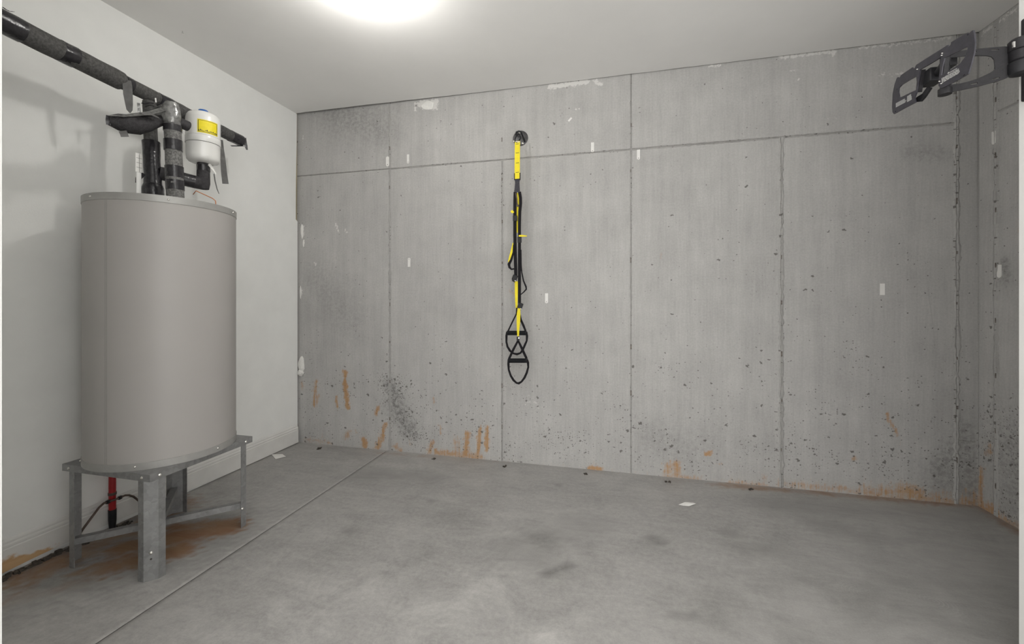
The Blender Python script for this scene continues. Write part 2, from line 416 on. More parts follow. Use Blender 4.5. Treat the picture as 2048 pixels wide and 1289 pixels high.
def floor_paint(u, v):
    return dict(rust=strokes(u, v, F_RUST), damp_shade=strokes(u, v, F_DAMP_SHADE), smear=strokes(u, v, F_SMEAR))
b = MB().box((-6.3, -0.9, -0.12), (3.6, YB+0.1, -0.008))
fo = tag(b.build('floor', 'dark'), 'grey troweled concrete floor with a straight saw cut', 'floor', kind='structure')
XC = -1.757
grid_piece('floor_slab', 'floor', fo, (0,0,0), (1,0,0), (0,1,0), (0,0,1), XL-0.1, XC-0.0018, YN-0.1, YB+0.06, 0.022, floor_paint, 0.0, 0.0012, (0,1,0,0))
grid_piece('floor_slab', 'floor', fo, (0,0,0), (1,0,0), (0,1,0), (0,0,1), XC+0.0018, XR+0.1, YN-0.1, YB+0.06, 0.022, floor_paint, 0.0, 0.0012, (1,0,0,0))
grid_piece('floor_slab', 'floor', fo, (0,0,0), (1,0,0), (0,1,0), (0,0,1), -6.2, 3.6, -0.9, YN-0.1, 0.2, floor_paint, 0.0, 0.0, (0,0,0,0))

# ------------------------------------------------------------------ concrete walls
W_RUST = bw([(690,745,691,752,5,0.9), (690,765,695,815,5,0.95), (672,795,674,815,3,0.8), (632,762,628,810,4,0.7), (637,790,630,812,4,0.6), (604,765,605,778,4,0.5), (757,815,752,828,4,0.75),
             (770,850,764,872,5,0.75), (766,872,755,895,6,0.8), (728,880,730,892,6,0.9), (697,865,693,875,6,0.6), (712,860,713,866,3,0.6), (867,798,868,806,3,0.5), (880,852,881,868,3,0.6),
             (935,868,932,910,6,0.9), (960,858,957,905,4,0.85), (974,855,973,900,4,0.9), (865,885,858,905,5,0.7), (872,905,960,915,7,0.7), (912,880,918,910,8,0.6), (790,893,800,900,6,0.6), (820,880,822,890,4,0.35), (645,870,650,880,5,0.35),
             (1180,936,1200,939,4,0.95), (1190,925,1192,932,4,0.4), (1335,930,1336,945,7,0.65), (1352,930,1353,950,8,0.7), (1330,952,1400,958,5,0.55), (1412,910,1420,905,4,0.95), (1438,928,1443,928,3,0.5), (1460,965,1530,972,6,0.5), (1528,955,1530,958,6,0.5),
             (1560,968,1740,985,8,0.5), (1660,975,1760,990,6,0.5), (1740,985,1960,1008,16,0.55), (1800,980,1840,990,14,0.7), (1772,828,1786,855,3,0.75), (1786,855,1798,873,3,0.7), (1790,870,1796,890,5,0.3), (1707,919,1709,918,4,0.85),
             (1322,510,1322,516,4,0.35), (1020,582,1030,592,3,0.5), (610,880,660,886,5,0.45), (1935,985,1955,1000,12,0.4)])
W_DAMP_SHADE = bw([(778,770,792,800,14,0.6), (790,805,800,830,20,0.55), (800,830,815,862,16,0.5), (822,850,828,872,10,0.4), (1960,960,1900,960,40,0.3), (1880,940,1912,900,25,0.35), (670,230,760,250,40,0.25), (690,245,720,255,16,0.3), (1930,860,1945,1000,18,0.35),
             (1300,880,1400,890,40,0.15), (640,560,700,640,40,0.15), (1820,300,1880,310,18,0.2)])  # dark stains; strokes low on the right also have shading painted in
W_SMEAR = bw([(840,208,872,205,7,1.0), (850,212,870,214,7,1.0), (830,205,831,222,2.5,0.8), (1100,174,1175,163,6,0.85), (1190,160,1200,168,6,0.7), (1420,134,1440,131,4,0.6), (1560,115,1670,102,5,0.7), (1667,100,1666,112,2,0.8), (1580,142,1594,141,2,0.6), (1720,95,1900,75,7,0.5),
              (672,448,678,465,2.5,0.75), (690,460,694,466,2.5,0.7), (605,455,606,472,3.5,0.9), (609,480,609,490,2.5,0.7), (630,525,632,530,2.5,0.7), (603,578,603,590,2.5,0.7), (1152,218,1158,217,2.5,0.7), (606,270,607,310,2,0.4), (1500,260,1680,235,6,0.15),
              (1595,160,1600,158,2.5,0.6), (1760,150,1830,145,6,0.4), (1055,800,1085,815,14,0.3)])
W_PITS = bw([(775,765,800,800,22,2.2), (795,800,812,840,28,2.0), (810,840,828,875,28,1.6), (800,880,850,890,40,0.6), (960,850,990,870,30,0.6), (1310,870,1330,872,14,0.8), (1290,915,1330,922,18,0.7), (1380,880,1395,880,10,0.7), (1100,880,1250,890,40,0.45), (1500,900,1800,930,50,0.4),
             (1320,735,1335,735,8,0.7), (1940,900,1990,990,25,0.5)])
def back_paint(u, v):
    ns = 0.5+0.5*np.sin(u*5.3+v*2.1)*np.sin(v*6.7-u*1.9)
    dens = 0.022+0.26*(1-sstep(0.05, 1.1, v))*(0.5+0.7*ns)+0.05*sstep(0.2, 1.8, u)*(1-sstep(1.0, 1.8, v))
    return dict(rust=np.maximum(strokes(u, v, [(a, b_, c, d, r*1.35, min(k*1.2, 1.15)) for a, b_, c, d, r, k in W_RUST]), 0.25*(1-sstep(0.0, 0.06, v))), damp_shade=strokes(u, v, W_DAMP_SHADE), smear=strokes(u, v, W_SMEAR), pits=np.maximum(dens, strokes(u, v, W_PITS)))
JX = [-1.7326, -0.8157, 0.1001, 1.0204, 1.9334]
ZJ = 2.227
bm_ = MB().box((XL-0.2, YB+0.02, -0.1), (XR+0.2, YB+0.22, H+0.22))
wb = tag(bm_.build('wall_back', 'dark'), 'bare cast concrete wall with form seams, pits and rust stains', 'wall', kind='structure')
G = 0.0015
xs = [XL-0.02]+JX+[XR]
def wall_panel(x0, x1, z0, z1, e):
    grid_piece('concrete_panel', 'concrete', wb, (0, YB, 0), (1,0,0), (0,0,1), (0,-1,0), x0+(G if e[0] else 0), x1-(G if e[1] else 0), z0, z1, 0.0125, back_paint, 0.0012, 0.0015, e)
for i in range(5): wall_panel(xs[i], xs[i+1], -0.02, ZJ-G, (1 if i else 0, 1, 0, 1))
for x0, x1, e0 in ((xs[0], JX[0], 0), (JX[0], JX[2], 1), (JX[2], JX[4], 1)): wall_panel(x0, x1, ZJ+G, H+0.08, (e0, 1, 1, 0))
wall_panel(JX[4], XR, -0.02, H+0.08, (1, 0, 0, 0))
rw = MB().box((XR+0.02, YS-0.1, -0.1), (XR+0.2, YB+0.25, H+0.22))
wr = tag(rw.build('wall_right', 'dark'), 'bare cast concrete side wall meeting the long concrete wall', 'wall', kind='structure')
YJ = 2.912
R_RUST = [(2.99, 0.0, 2.93, 0.02, 0.05, 0.9), (3.02, 0.0, 3.01, 0.22, 0.025, 0.8), (2.97, 0.33, 2.95, 0.37, 0.03, 0.7), (2.62, 0.0, 3.0, 0.0, 0.05, 0.7), (2.78, 1.55, 2.78, 1.62, 0.02, 0.3)]
R_PITS = [(2.7, 0.0, 2.8, 0.45, 0.25, 0.75), (2.98, 0.3, 2.98, 0.6, 0.03, 0.8)]
R_DAMP = [(2.7, 0.0, 2.8, 0.4, 0.2, 0.3), (2.85, 1.3, 2.86, 1.4, 0.03, 0.4)]
def right_paint(u, v):
    return dict(rust=strokes(u, v, R_RUST), damp_shade=strokes(u, v, R_DAMP), smear=strokes(u, v, [(2.3, 2.72, 3.0, 2.72, 0.02, 0.5)]), pits=np.maximum(0.04+0.3*(1-sstep(0.05, 0.9, v)), strokes(u, v, R_PITS)))
for (y0, y1, z0, z1, e) in ((YJ+G, YB, -0.02, H+0.08, (1,0,0,0)), (YS-0.02, YJ-G, -0.02, ZJ-G, (0,1,0,1)), (YS-0.02, YJ-G, ZJ+G, H+0.08, (0,1,1,0))):
    grid_piece('concrete_panel', 'concrete', wr, (XR, 0, 0), (0,1,0), (0,0,1), (-1,0,0), y0, y1, z0, z1, 0.0125, right_paint, 0.0012, 0.0015, e)

def fin(parent, p0, p1, N, wd, hgt, seed, lump=0.0):
    """rough cement fin squeezed out along a form joint"""
    p0, p1, N = Vector(p0), Vector(p1), Vector(N); L = (p1-p0).length; T = (p1-p0)/L; S = T.cross(N)
    n = int(L/0.011); vs = []; fs = []; uv = []
    cols = (-1.0, -0.62, -0.32, 0.0, 0.30, 0.66, 1.0)
    rnd = random.Random(seed)
    for i in range(n+1):
        q = p0+T*(L*i/n); s = i*0.011
        wv = wd*(0.55+0.75*abs(mnoise.noise(Vector((s*7, seed*5.3, 0))))+0.45*mnoise.noise(Vector((s*31, seed, 2))))
        wv = max(wv, wd*0.3)
        hs = [0, hgt*(0.35+0.9*abs(mnoise.noise(Vector((s*19, seed, 3))))), hgt*(0.9+0.7*mnoise.noise(Vector((s*26, seed, 4)))), hgt*0.05-0.0012*(0.2+abs(mnoise.noise(Vector((s*9, seed, 9))))),
              hgt*(0.8+0.8*mnoise.noise(Vector((s*23, seed, 6)))), hgt*(0.3+0.9*abs(mnoise.noise(Vector((s*17, seed, 7))))), 0]
        wob = wd*0.25*mnoise.noise(Vector((s*11, seed, 8)))
        for c, h in zip(cols, hs): vs.append(q+S*(c*wv+wob*(1-abs(c)))+N*(max(h, -0.003)-0.0004 if abs(c) == 1 else h))
    k = len(cols)
    for i in range(n):
        for j in range(k-1): fs.append((i*k+j, i*k+j+1, (i+1)*k+j+1, (i+1)*k+j))
    m = MB(); m.add(vs, fs); o = m.build('form_seam', 'joint', parent, smooth=True, recalc=False)
    me = o.data
    uvl = me.uv_layers.new(name='UVMap')
    for lp in me.loops:
        co = me.vertices[lp.vertex_index].co; uvl.data[lp.index].uv = (co.x+co.y, co.z)
    at = me.attributes.new('pits', 'FLOAT', 'POINT'); at.data.foreach_set('value', [0.35]*len(me.vertices))
    return o
BN = (0, -1, 0)
for j, (x, wd, hg) in enumerate(zip(JX, (0.016, 0.011, 0.010, 0.021, 0.024), (0.0035, 0.003, 0.003, 0.005, 0.005))):
    fin(wb, (x, YB, 0.0), (x, YB, ZJ if j in (1, 3) else H), BN, wd, hg, j+1)
for i in range(5):
    a = XL+0.01 if i == 0 else JX[i-1]; bx_ = JX[i]
    fin(wb, (a, YB, ZJ), (bx_, YB, ZJ), BN, (0.007, 0.010, 0.011, 0.014, 0.016)[i], 0.0045, 20+i)
fin(wr, (XR, YJ, 0.0), (XR, YJ, H), (-1,0,0), 0.026, 0.005, 31)
fin(wr, (XR, YS, ZJ), (XR, YJ, ZJ), (-1,0,0), 0.008, 0.003, 32)
fin(wb, (JX[4], YB, 0.375), (XR-0.015, YB, 0.37), BN, 0.008, 0.003, 33)
# cut ends of form ties along the seams, one every foot
tie = MB().box((-0.0045, -0.0045, -0.017), (0.0045, 0.004, 0.017)).build('form_tie', 'brown_tie', wb)
first = True
for j, x in enumerate(JX):
    for k in range(9):
        z = 2.385-0.3048*k
        if z < 0.05 or random.random() < 0.25: continue
        o = tie if first else tie.copy()
        if not first: C.objects.link(o); o.parent = wb
        first = False
        o.location = (x+random.uniform(-0.002, 0.002), YB-0.0005, z+random.uniform(-0.012, 0.012)); o.scale = (random.uniform(0.45, 0.95), 1, random.uniform(0.4, 1.1))
for k in range(8):
    o = tie.copy(); C.objects.link(o); o.parent = wr; o.rotation_euler.z = math.pi/2; o.location = (XR-0.0005, YJ, 2.3-0.3048*k)
# hairline cracks
for pts in ([(1108,590),(1112,612),(1124,640),(1130,655),(1146,690),(1150,720),(1150,745),(1158,770),(1157,800)], [(1856,575),(1860,610),(1866,650),(1870,700)], [(1555,980),(1556,990)]):
    P = [onY(x, y, YB-0.0012) for x, y in pts]
    MB().ribbon(P, 0.0016, 0.0008, BN).build('hairline_crack', 'joint', wb)
# joint compound lumps squeezed against the left edge
def lump(c, sx, sz, d, seed, name='plaster_lump', parent=wb, mat='plaster'):
    m = MB(); vs = []; fs = []; n = 14; rings = 4
    for i in range(rings+1):
        rr = 1-i/rings; hh = d*math.sqrt(max(0, 1-rr**2.5))
        for j in range(n):
            a = 2*math.pi*j/n; k = rr*(1+0.35*mnoise.noise(Vector((math.cos(a)*1.7+seed, math.sin(a)*1.7, seed))))
            vs.append((c[0]+sx*k*math.cos(a), c[1]-hh*(1+0.3*mnoise.noise(Vector((i*1.3, j*0.9, seed)))), c[2]+sz*k*math.sin(a)))
    for i in range(rings):
        for j in range(n): fs.append((i*n+j, i*n+(j+1)%n, (i+1)*n+(j+1)%n, (i+1)*n+j))
    m.add(vs, fs); return m.build(name, mat, parent, smooth=True)
for (px, py, sx, sz, d, sd) in ((603, 730, 0.030, 0.065, 0.02, 1), (602, 745, 0.026, 0.03, 0.03, 2), (604, 462, 0.014, 0.06, 0.006, 3), (607, 487, 0.008, 0.03, 0.004, 4), (601, 585, 0.008, 0.05, 0.004, 5), (856, 211, 0.05, 0.033, 0.004, 6)):
    p = onY(px, py, YB-0.001); lump((p.x, p.y, p.z), sx, sz, d, sd)

# ------------------------------------------------------------------ left drywall, stud, baseboard
YE = YB-0.012
out = [(0.33, 0.0), (YE, 0.0), (YE, 1.845), (YE-0.020, 1.86), (YE-0.018, 2.2), (YE-0.010, 2.5), (YE-0.008, H), (0.33, H)]
ml = MB().plate([Vector((XL, y, z)) for y, z in out], [], (-0.0127, 0, 0))
wl = tag(ml.build('wall_left', 'white'), 'white painted drywall partition behind the water heater', 'wall', kind='structure')
MB().box((XL-0.0129-0.04, YB-0.055, 0), (XL-0.0129, YB-0.002, H+0.05)).build('stud', 'wood', wl)
MB().box((XL-0.20, 0.2, -0.1), (XL-0.06, YB+0.2, H+0.2)).build('backing_board', 'dark', wl)
# baseboard: profile swept along the wall, with a wear attribute
prof = [(0.0, 0.016), (0.0155, 0.016), (0.0155, 0.112), (0.0125, 0.116), (0.0135, 0.121), (0.0135, 0.128), (0.009, 0.134), (0.009, 0.142), (0.005, 0.150), (0.0, 0.1535)]
m = MB(); ys = np.linspace(0.47, YB-0.02, 120); vs = []; fs = []; wear = []
for y in ys:
    lift = 0.012*math.exp(-((y-1.55)/0.3)**2)-0.010*sstep(2.0, 2.6, np.array(y))-0.012*(1-sstep(1.0, 1.4, np.array(y)))
    for i, (a, z) in enumerate(prof):
        zz = z+(float(lift) if i < 2 else 0); vs.append((XL+a, y, zz))
        wr_ = (1-sstep(1.30, 1.62, np.array(y)))*0.95 if i <= 1 else 0
        if i == 2: wr_ = 0.0
        wear.append(float(wr_))
# extra ring of vertices low on the face so the wear stays near the bottom edge
k = len(prof)
for i in range(len(ys)-1):
    for j in range(k-1): fs.append((i*k+j, i*k+j+1, (i+1)*k+j+1, (i+1)*k+j))
m.add(vs, fs); bb = m.build('baseboard_left', 'trim', recalc=True)
at = bb.data.attributes.new('wear', 'FLOAT', 'POINT'); at.data.foreach_set('value', wear)
tag(bb, 'white moulded baseboard with a water damaged bare wood edge', 'baseboard', kind='structure')
lump((XL+0.0, YB-0.012, 0.015), 0.01, 0.02, 0.008, 9, 'caulk_lump', bb)

# ------------------------------------------------------------------ ceiling, near walls, hall
edge = []
n = 90
for i in range(n+1):
    x = XL-0.004+(XR-XL)*i/n
    g = 0.011+0.005*mnoise.noise(Vector((x*6, 1, 0)))+0.020*float(1-sstep(-2.2, -0.7, np.array(x)))+0.003*mnoise.noise(Vector((x*30, 5, 0)))
    edge.append(Vector((x, YB-max(g, 0.003), H)))
mc = MB().plate(edge+[Vector((XR-0.003, YS, H)), Vector((3.5, YS, H)), Vector((3.5, -0.9, H)), Vector((-6.2, -0.9, H)), Vector((-6.2, YN-0.05, H)), Vector((XL-0.004, YN-0.05, H))], [], (0, 0, 0.0127))
ce = tag(mc.build('ceiling', 'ceil'), 'flat painted drywall ceiling with a ragged edge at the concrete', 'ceiling', kind='structure')
MB().box((-6.3, -1.0, H+0.14), (3.6, YB+0.25, H+0.2)).build('joist_deck', 'dark', ce)
tag(MB().box((-6.2, YN-0.12, 0), (XN, YN, H)).build('wall_near_left', 'white'), 'white drywall beside the opening across from the concrete wall', 'wall', kind='structure')
tag(MB().box((XS, YS-0.30, 0), (XS+0.12, YS, H)).build('wall_stub', 'white'), 'white drywall stub that carries the television bracket', 'wall', kind='structure')
tag(MB().box((XS+0.12, YS-0.12, 0), (3.5, YS, H)).build('wall_near_right', 'white'), 'white drywall return between the stub and the concrete side wall', 'wall', kind='structure')
tag(MB().box((-6.32, -0.9, 0), (-6.2, YN, H)).build('wall_added_bay_left', 'white'), 'white drywall side of the added unseen bay, on the heater side', 'wall', kind='structure')  # unseen bay, widened and left open so daylight adds fill
tag(MB().box((3.5, -0.9, 0), (3.62, YS, H)).build('wall_added_bay_right', 'white'), 'white drywall side of the added unseen bay, on the bracket side', 'wall', kind='structure')
tag(MB().box((-6.2, -0.98, H-0.12), (3.5, -0.86, H)).build('trim_added_bay', 'white'), 'white header over the daylight end of the added unseen bay', 'trim', kind='structure')

# ------------------------------------------------------------------ bare bulbs
def bulb(loc, mat, label):
    x, y, z = loc                         # centre of the glass globe
    t = thing('ceiling_bulb', label, 'light bulb', (x, y, H))
    MB().lathe([(0.056, 0.0), (0.056, -0.012), (0.050, -0.022), (0.030, -0.028), (0.027, -0.048), (0.022, -0.050)], (x, y, H), 32).build('lampholder', 'porcelain', t, True)
    zb = z-H
    MB().lathe([(0.0128, -0.046), (0.0128, -0.070)], (x, y, H), 20).build('screw_base', 'steel', t, True)
    pr = [(0.013, -0.068), (0.015, -0.075), (0.020, -0.090)]+[(0.032*math.cos(a), zb-0.032*math.sin(a)) for a in np.linspace(-0.75, math.pi/2*0.98, 10)]
    MB().lathe(pr, (x, y, H), 28).build('glass_globe', mat, t, True)
    return t
pb = onZ(731, 2, 2.615)
bulb((pb.x, pb.y, 2.60), 'bulb', 'lit bare bulb on the ceiling near the concrete wall')
bulb((0.36, -0.05, 2.60), 'bulb_hall', 'lit bare bulb on the ceiling of the open bay')
# drywall nail in the ceiling
p = onZ(365, 62, H)
tn = thing('ceiling_nail', 'small nail poking out of the ceiling above the heater pipe', 'nail', p)
MB().lathe([(0.0015, 0.0), (0.0015, -0.012)], p, 8).build('shank', 'steel', tn); MB().lathe([(0.005, -0.012), (0.005, -0.014)], p, 12).build('head', 'steel', tn)

# ------------------------------------------------------------------ heater stand
PX0, PX1, PY0, PY1, PZ = -2.41, -1.900, 1.370, 1.890, 0.460
st = thing('heater_stand', 'galvanized steel stand under the grey water heater', 'stand', ((PX0+PX1)/2, (PY0+PY1)/2, 0))
m = MB().box((PX0, PY0, PZ-0.002), (PX1, PY1, PZ))
for a, bq in (((PX0,PY0),(PX1,PY0+0.002)), ((PX0,PY1-0.002),(PX1,PY1)), ((PX0,PY0),(PX0+0.002,PY1)), ((PX1-0.002,PY0),(PX1,PY1))):
    m.box((a[0], a[1], PZ-0.031), (bq[0], bq[1], PZ-0.001))
bevel(m.build('platform', 'galv', st), 0.0008, 1)
for (cx, sx) in ((PX0, 1), (PX1, -1)):
    for (cy, sy) in ((PY0, 1), (PY1, -1)):
        c, f, e, th = 0.035, 0.030, 0.0035, 0.0022
        pl = [(e+c+f, e), (e+c, e), (e, e+c), (e, e+c+f)]
        inn = [(e+c+f, e+th), (e+c+th*0.4, e+th), (e+th, e+c+th*0.4), (e+th, e+c+f)]
        vs = []; fs = []
        for z in (0.0, PZ-0.003):
            for q in pl+inn: vs.append((cx+sx*q[0], cy+sy*q[1], z))
        ring = [0,1,2,3,7,6,5,4]
        for i in range(8): a, bq = ring[i], ring[(i+1)%8]; fs.append((a, bq, bq+8, a+8))
        for z in (0, 8): fs += [(0+z,1+z,5+z,4+z), (1+z,2+z,6+z,5+z), (2+z,3+z,7+z,6+z)]
        mm = MB(); mm.add(vs, fs); lg = mm.build('leg', 'galv', st)
def bolt(p, nrm, parent, r=0.0062, name='bolt'):
    MB().lathe([(r*1.15, -0.0005), (r*1.15, 0.001), (r, 0.0018), (r*0.75, 0.004), (r*0.3, 0.005)], p, 12, nrm).build(name, 'bolt', parent, True)
for x in (PX0+0.042, PX1-0.042): bolt((x, PY0-0.0002, PZ-0.016), (0,-1,0), st)
for y in (PY0+0.042, PY1-0.042): bolt((PX1+0.0002, y, PZ-0.016), (1,0,0), st)
dg = Vector((1,-1,0)).normalized()
q = Vector((PX1-0.0035-0.0175, PY0+0.0035+0.0175, 0.118)); bolt(q+dg*0.0005, dg, st)
MB().lathe([(0.004, -0.0005), (0.004, 0.0006)], q+dg*0.0004-Vector((0,0,0.026)), 12, dg).build('bolt_hole', 'dark', st)
bolt((PX1-0.003, PY1-0.06, 0.098), (1,0,0), st)
def brace(a, bq, z):
    a, bq = Vector((*a, z)), Vector((*bq, z)); T = (bq-a).normalized(); S = Vector((T.y, -T.x, 0)); 
    if S.dot(Vector((1,-1,0))) < 0: S = -S
    mm = MB(); R = Matrix((T, -S, Vector((0,0,1)))).transposed(); L = (bq-a).length
    mm.box((0, -0.001, -0.028), (L, 0.001, 0.0), R, a); mm.box((0, 0.001, -0.002), (L, 0.030, 0.0), R, a)
    return mm.build('brace', 'galv', st)
g = 0.024
brace((PX0+g, PY0+g), (PX1-g, PY1-g), 0.112)
brace((PX1-g, PY0+g), (PX0+g, PY1-g), 0.146)

# ------------------------------------------------------------------ water heater
HC = Vector((-2.163, 1.634, 0)); HR = 0.2925; HZ0, HZ1 = PZ+0.0005, 1.655
wh = thing('water_heater', 'tall grey cylindrical water heater standing on a galvanized stand', 'water heater', (HC.x, HC.y, HZ0))
MB().lathe([(HR-0.01, HZ0+0.006), (HR, HZ0+0.012), (HR, HZ1-0.012), (HR-0.01, HZ1+0.0005)], (HC.x, HC.y, 0), 128).build('jacket', 'jacket', wh, True)
MB().lathe([(HR-0.006, HZ0), (HR+0.0022, HZ0), (HR+0.0022, HZ0+0.031), (HR-0.004, HZ0+0.033)], (HC.x, HC.y, 0), 128).build('bottom_rim', 'rim', wh, True)
MB().lathe([(HR-0.004, HZ1-0.033), (HR+0.0025, HZ1-0.030), (HR+0.0025, HZ1), (HR-0.004, HZ1+0.001)], (HC.x, HC.y, 0), 128).build('top_rim', 'rim', wh, True)
def heater_ang(px):
    v = ray(px, HZ); v.z = 0; v.normalize(); c = Vector((HC.x, HC.y, 0)); s = v.dot(c); dd = (c-v*s).length
    pnt = v*(s-math.sqrt(max(HR*HR-dd*dd, 0))); return math.atan2(pnt.y-c.y, pnt.x-c.x)
def hp(ang, z, r=HR): return Vector((HC.x+r*math.cos(ang), HC.y+r*math.sin(ang), z))
a = heater_ang(210)
m = MB()
for dz in (0, 0.0035):
    aa = a+dz/HR*2.0; nn = (math.cos(aa), math.sin(aa), 0)
    m.ribbon([hp(aa, HZ0+0.03, HR+0.0004), hp(aa, HZ1-0.03, HR+0.0004)], 0.0016, 0.0008, nn)
m.build('jacket_seam', 'rim', wh)
for px, z in ((158.9+3, HZ0+0.018), (270, HZ0+0.017), (435, HZ0+0.017), (182, HZ1-0.015), (337, HZ1-0.016), (465, HZ1-0.014)):
    aa = heater_ang(px); bolt(hp(aa, z, HR+0.002), (math.cos(aa), math.sin(aa), 0), wh, 0.0042, 'screw')

# ------------------------------------------------------------------ insulated pipework above the heater
def lerp(a, b, t): return a+(b-a)*t
MA, MZ = Vector((-2.215, 0.62, 2.262)), Vector((-2.337, 2.245, 2.212))
def mp(y): t = (y-MA.y)/(MZ.y-MA.y); return lerp(MA, MZ, t)
pw = thing('heater_pipework', 'black foam wrapped pipes rising from the water heater and running along the white wall', 'pipes', (HC.x, HC.y, HZ1))
Y1 = 1.515
def run(y0, y1, r, n=24): return [mp(y0+(y1-y0)*i/n) for i in range(n+1)], r
pts, r = run(0.66, Y1, 0.0425); mpipe = MB().tube(pts, r, 22, True, 0.05, 1).build('supply_pipe', 'foamg', pw, True); mpipe['label'] = 'long pipe sleeve along the white wall'
pts, r = run(Y1, 2.235, 0.0335); MB().tube(pts, r, 22, True, 0.06, 2).build('foam_sleeve', 'foamg', mpipe, True)
for y0, y1, r, mt in ((1.275, 1.33, 0.0440, 'tape'), (1.00, 1.155, 0.0442, 'tape'), (1.525, 1.56, 0.0352, 'tape'), (1.69, 1.76, 0.0352, 'tape'), (2.15, 2.23, 0.0352, 'tape')):
    pts, r = run(y0, y1, r, 6); MB().tube(pts, r, 22, True, 0.05, 3).build('tape_wrap', mt, mpipe, True)
def flap(pts, wd, mat, parent, nrm=(0.8,-0.6,0), th=0.0006, name='tape_tail', widths=None): 
    return MB().ribbon(pts, wd, th, nrm, widths).build(name, mat, parent)
def at(px, py, X): return onX(px, py, X)
# hanging tail at the sleeve junction
flap([at(254,160,-2.245), at(255,172,-2.235), at(256,190,-2.235), at(258,208,-2.235), at(259,220,-2.235), at(260,226,-2.235)], 0.03, 'tape_tail', mpipe, widths=[0.030,0.034,0.034,0.028,0.022,0.004])
flap([at(5,14,-2.19), at(12,19,-2.19), at(20,23,-2.19), at(27,23,-2.19)], 0.012, 'tape', mpipe, (0.3,-0.2,0.9))
flap([at(152,104,-2.235), at(162,110,-2.23), at(172,117,-2.23)], 0.012, 'tape', mpipe, (0.3,-0.2,0.9))
# frayed end right of the tank
e0 = mp(2.235)
flap([at(487,276,-2.33), at(490,285,-2.32), at(492,292,-2.315), at(494,300,-2.31)], 0.022, 'tape', mpipe, widths=[0.03,0.02,0.018,0.01])
flap([at(462,292,-2.32), at(475,292,-2.32), at(488,292,-2.32)], 0.012, 'tape', mpipe, (0.5,-0.4,0.7))
flap([at(443,280,-2.31), at(444,296,-2.29), at(446,320,-2.28), at(448,345,-2.28), at(451,368,-2.28)], 0.026, 'tape_tail', mpipe, widths=[0.014,0.018,0.026,0.030,0.032])
# rear riser
AX = Vector((-2.245, 1.635, 0))
def az(z): return Vector((lerp(-2.24, -2.297, (z-HZ1)/0.55), 1.635+0.02*(z-HZ1)/0.55, z))
ra = MB().tube([az(z) for z in np.linspace(HZ1+0.0015, 1.70, 4)], 0.036, 20, True, 0.05, 5).build('rear_riser', 'foam', pw, True)
MB().tube([az(z) for z in np.linspace(1.745, 1.99, 12)], [0.0385,0.037,0.036,0.0355,0.035,0.035,0.035,0.035,0.0355,0.036,0.0365,0.0375], 20, True, 0.06, 6).build('plastic_wrap', 'tape', ra, True)
MB().tube([az(z) for z in np.linspace(1.97, 2.196, 8)], 0.028, 18, True, 0.05, 7).build('foam_sleeve', 'foamg', ra, True)
zs = np.linspace(1.675, 1.77, 7)
MB().tube([az(z) for z in zs], [0.040, 0.0405, 0.041, 0.0425, 0.045, 0.0475, 0.040], 24, True, 0.16, 8).build('plastic_skirt', 'tape', ra, True)
flap([at(287,347,-2.225), at(281,352,-2.222), at(276,358,-2.22), at(272,366,-2.22)], 0.03, 'tape', ra, (0.9,-0.3,0.5), widths=[0.020,0.024,0.020,0.006])
flap([at(283,206,-2.26), at(290,208,-2.25), at(299,206,-2.25), at(308,207,-2.25), at(318,213,-2.25)], 0.012, 'tape', ra, (0.5,-0.4,0.7))
flap([at(311,196,-2.262), at(312,205,-2.262)], 0.006, 'paper', ra)
flap([at(277,206,-2.27), at(278,218,-2.27), at(279,228,-2.27)], 0.012, 'foil', ra)
# front riser
BX = Vector((-2.083, 1.622, 0))
def bz(z): return Vector((lerp(-2.083, -2.088, (z-HZ1)/0.5), 1.622-0.018*(z-HZ1)/0.5, z))
rb = MB().tube([bz(z) for z in np.linspace(HZ1+0.0015, 2.06, 16)], [0.0365]*2+[0.036]*4+[0.0345]*10, 24, True, 0.05, 9).build('front_riser', 'foams', pw, True); rb['label'] = 'grey foam riser banded with black tape'
def bzrow(py): return CAMH+(HZ-py)*(bz(1.9).dot(_d))/F
for ya, yb_, mt in ((264, 252, 'tape'), (302, 281, 'tape'), (356, 333, 'tape'), (380, 361, 'tape')):
    z0, z1 = bzrow(ya), bzrow(yb_)
    MB().tube([bz(z) for z in np.linspace(z0, z1, 4)], 0.0374, 24, True, 0.03, ya).build('tape_band', mt, rb, True)
z0, z1 = bzrow(250), bzrow(208)
MB().tube([bz(z) for z in np.linspace(z0, z1, 6)], [0.0375,0.038,0.039,0.037,0.036,0.028], 18, True, 0.2, 11).build('foil_wrap', 'foil', rb, True)
MB().tube([bz(bzrow(222)), Vector((-2.13, 1.61, bzrow(222)+0.0)), Vector((-2.175, 1.60, bzrow(226)))], [0.030,0.030,0.026], 16, True, 0.2, 12).build('foil_wrap', 'foil', rb, True)
MB().tube([bz(bzrow(240)), Vector((-2.08, 1.68, bzrow(242)))], [0.026,0.024], 16, True, 0.2, 12).build('foam_stub', 'foam', rb, True)
flap([at(352,206,-2.08), at(364,214,-2.07), at(374,221,-2.08)], 0.014, 'tape', rb, (0.4,-0.4,0.8))
